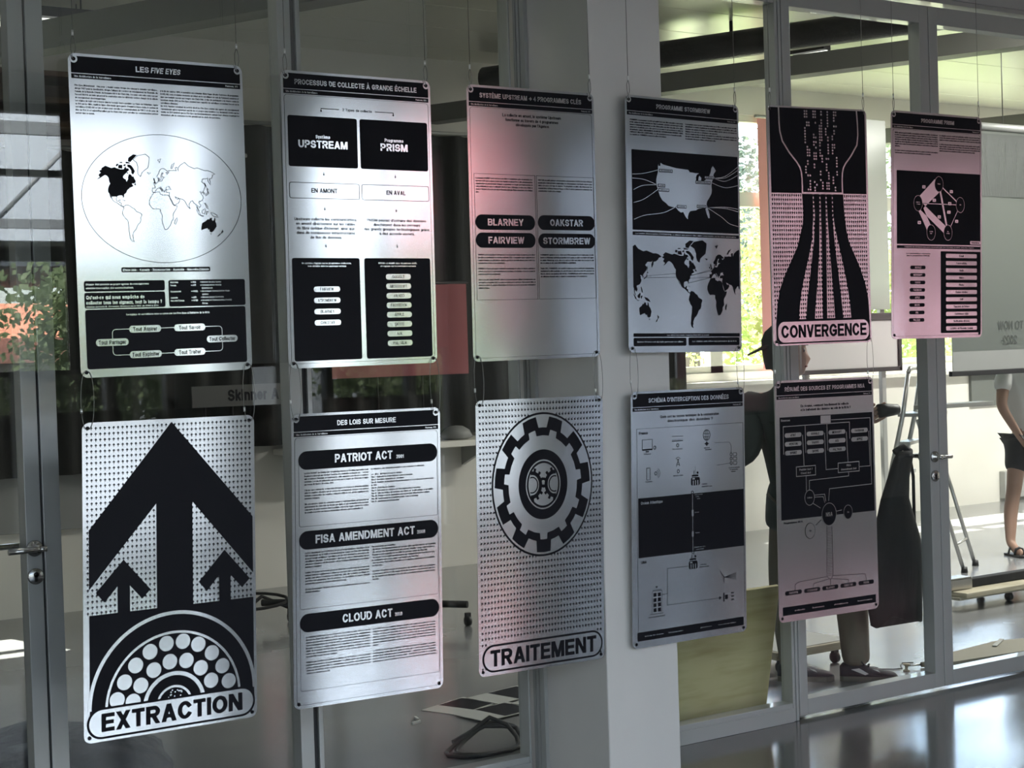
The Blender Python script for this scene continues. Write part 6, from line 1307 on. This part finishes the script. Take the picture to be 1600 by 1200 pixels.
JK = {'hem2': (5.58, 1.06, .725, .205, .17), 'hem': (5.58, 1.06, .80, .21, .17), 'pelvis': (5.58, 1.055, .93, .205, .165), 'waist': (5.57, 1.06, 1.10, .20, .16), 'chest': (5.57, 1.05, 1.28, .185, .145), 'neckb': (5.545, 1.06, 1.43, .10, .095), 'collar': (5.535, 1.06, 1.475, .075, .075),
      'lsh': (5.41, 1.18, 1.385, .105, .10), 'lel': (5.37, 1.20, 1.12, .115, .10), 'lcuff': (5.20, 1.25, 1.10, .08, .075), 'rsh': (5.72, .945, 1.385, .10, .095), 'rel': (5.82, .92, 1.12, .07, .066), 'rcuff': (5.875, .912, 1.215, .046, .046)}
skel('jacket', JK, chain('hem2', 'hem', 'pelvis', 'waist', 'chest', 'neckb', 'collar')+chain('chest', 'lsh', 'lel', 'lcuff')+chain('chest', 'rsh', 'rel', 'rcuff'), JACKET, man, root=3)
TR = {'pelvis': (5.62, 1.02, .95, .155, .125), 'lhip': (5.56, 1.10, .84, .115, .11), 'lkn': (5.565, 1.15, .50, .092, .09), 'lcalf': (5.58, 1.155, .28, .078, .076), 'lhem': (5.595, 1.15, .10, .066, .066), 'rhip': (5.69, .97, .84, .118, .112), 'rkn': (5.80, .95, .50, .098, .094), 'rcalf': (5.812, .945, .28, .084, .080), 'rhem': (5.822, .945, .125, .078, .074), 'rhem2': (5.826, .94, .065, .074, .07), 'lhem2': (5.60, 1.15, .065, .07, .068)}
skel('trousers', TR, chain('pelvis', 'lhip', 'lkn', 'lcalf', 'lhem', 'lhem2')+chain('pelvis', 'rhip', 'rkn', 'rcalf', 'rhem', 'rhem2'), TROUS, man)
head_part(man, (5.515, 1.055, 1.60), (.72, -.62), SKIN, HAIR, 1.0, CAPM, True)
shoe(man, (5.762, .995, 0), (5.955, .80, 0), SHOE, SOLE, stripe=STRIPE); shoe(man, (5.545, 1.20, 0), (5.74, 1.01, 0), SHOE, SOLE, stripe=STRIPE)
# black torch held out in his hand
mb = MB(); mb.lathe((5.955, .875, 1.305), (.9, -.18, .02), [(0, 0), (.034, 0), (.034, .04), (.030, .07), (.026, .11), (0, .11)], 18)
tag(mb.build('black_tool', RUBBER), 'short black cylindrical tool in the outstretched hand, right of the RÉSUMÉ poster', 'tool')
# --- person at the right edge: white T-shirt, black shorts, sandals
p2 = empty('person', (10.15, 3.32, 0), 'person in white T-shirt, black shorts and sandals half hidden by the hanging banner', 'person')
J = {'pelvis': (10.22, 3.34, .90, .13, .105), 'waist': (10.22, 3.35, 1.08, .12, .10), 'chest': (10.22, 3.36, 1.28, .145, .105), 'neckb': (10.22, 3.36, 1.45, .07, .068), 'neck': (10.21, 3.36, 1.51, .05, .05), 'skull': (10.20, 3.35, 1.58, .055, .06), 'crown': (10.20, 3.35, 1.67, .05, .055),
     'lsh': (10.05, 3.42, 1.40, .06, .058), 'lel': (9.935, 3.37, 1.12, .043, .043), 'l_wrist': (10.03, 3.28, .885, .028, .028), 'rsh': (10.39, 3.30, 1.40, .06, .058), 'rel': (10.47, 3.28, 1.12, .043, .043), 'r_wrist': (10.46, 3.18, .88, .028, .028),
     'lhip': (10.13, 3.37, .86, .085, .085), 'lkn': (10.03, 3.35, .48, .058, .058), 'lcalf': (10.0, 3.36, .32, .056, .056), 'lan': (9.965, 3.34, .09, .036, .036), 'lball': (9.93, 3.24, .03, .036, .024), 'ltoe': (9.91, 3.19, .028, .03, .018),
     'rhip': (10.31, 3.31, .86, .085, .085), 'rkn': (10.36, 3.30, .48, .056, .056), 'rcalf': (10.36, 3.31, .32, .055, .055), 'ran': (10.36, 3.30, .09, .036, .036), 'rball': (10.33, 3.20, .03, .036, .024), 'rtoe': (10.31, 3.15, .028, .03, .018)}
E_ = chain('pelvis', 'waist', 'chest', 'neckb', 'neck', 'skull', 'crown')+chain('chest', 'lsh', 'lel', 'l_wrist')+chain('chest', 'rsh', 'rel', 'r_wrist')+chain('pelvis', 'lhip', 'lkn', 'lcalf', 'lan', 'lball', 'ltoe')+chain('pelvis', 'rhip', 'rkn', 'rcalf', 'ran', 'rball', 'rtoe')
add_hand(J, E_, 'l_', J['l_wrist'][:3], (10.055, 3.255, .825), (.25, -.25, -.9), (-.6, -.7, 0)); add_hand(J, E_, 'r_', J['r_wrist'][:3], (10.455, 3.155, .825), (0, -.3, -.9), (-.6, -.7, 0))
skel('body', J, E_, SKIN, p2)
TS = {'hem': (10.22, 3.345, .86, .165, .135), 'waist': (10.22, 3.35, 1.06, .155, .13), 'chest': (10.22, 3.36, 1.28, .175, .135), 'neckb': (10.22, 3.36, 1.44, .085, .08), 'lsh': (10.05, 3.42, 1.40, .08, .075), 'lslv': (9.965, 3.385, 1.22, .070, .068), 'rsh': (10.39, 3.30, 1.40, .08, .075), 'rslv': (10.45, 3.285, 1.22, .070, .068)}
skel('tshirt', TS, chain('hem', 'waist', 'chest', 'neckb')+chain('chest', 'lsh', 'lslv')+chain('chest', 'rsh', 'rslv'), TSHIRT, p2, root=1)
SH = {'pelvis': (10.22, 3.34, .90, .15, .125), 'lhip': (10.13, 3.37, .82, .115, .11), 'lhem': (10.07, 3.355, .60, .095, .09), 'rhip': (10.31, 3.31, .82, .115, .11), 'rhem': (10.345, 3.30, .60, .095, .09)}
skel('shorts', SH, chain('pelvis', 'lhip', 'lhem')+chain('pelvis', 'rhip', 'rhem'), SHORTS, p2)
head_part(p2, (10.20, 3.35, 1.63), (-.5, -.8), SKIN, HAIR)
for hx, hy in ((9.97, 3.37), (10.365, 3.33)):
    mb = MB(); d = V(-.32, -.95, 0).normalized(); r = V(d.y, -d.x, 0); c0 = V(hx, hy, .001)
    mb.prism([c0+r*.035, c0+d*.10+r*.04, c0+d*.22+r*.045, c0+d*.26, c0+d*.22-r*.045, c0+d*.10-r*.036, c0-r*.035], (0, 0, .016)); s_ = mb.build('sandal', RUBBER, p2)
    for f in (.07, .15):
        mb = MB(); mb.tube([c0+d*f+r*.04+V(0,0,.015), c0+d*f+r*.028+V(0,0,.058), c0+d*f+V(0,0,.068), c0+d*f-r*.028+V(0,0,.058), c0+d*f-r*.04+V(0,0,.015)], .009, 6); mb.build('sandal_strap', RUBBER, s_)
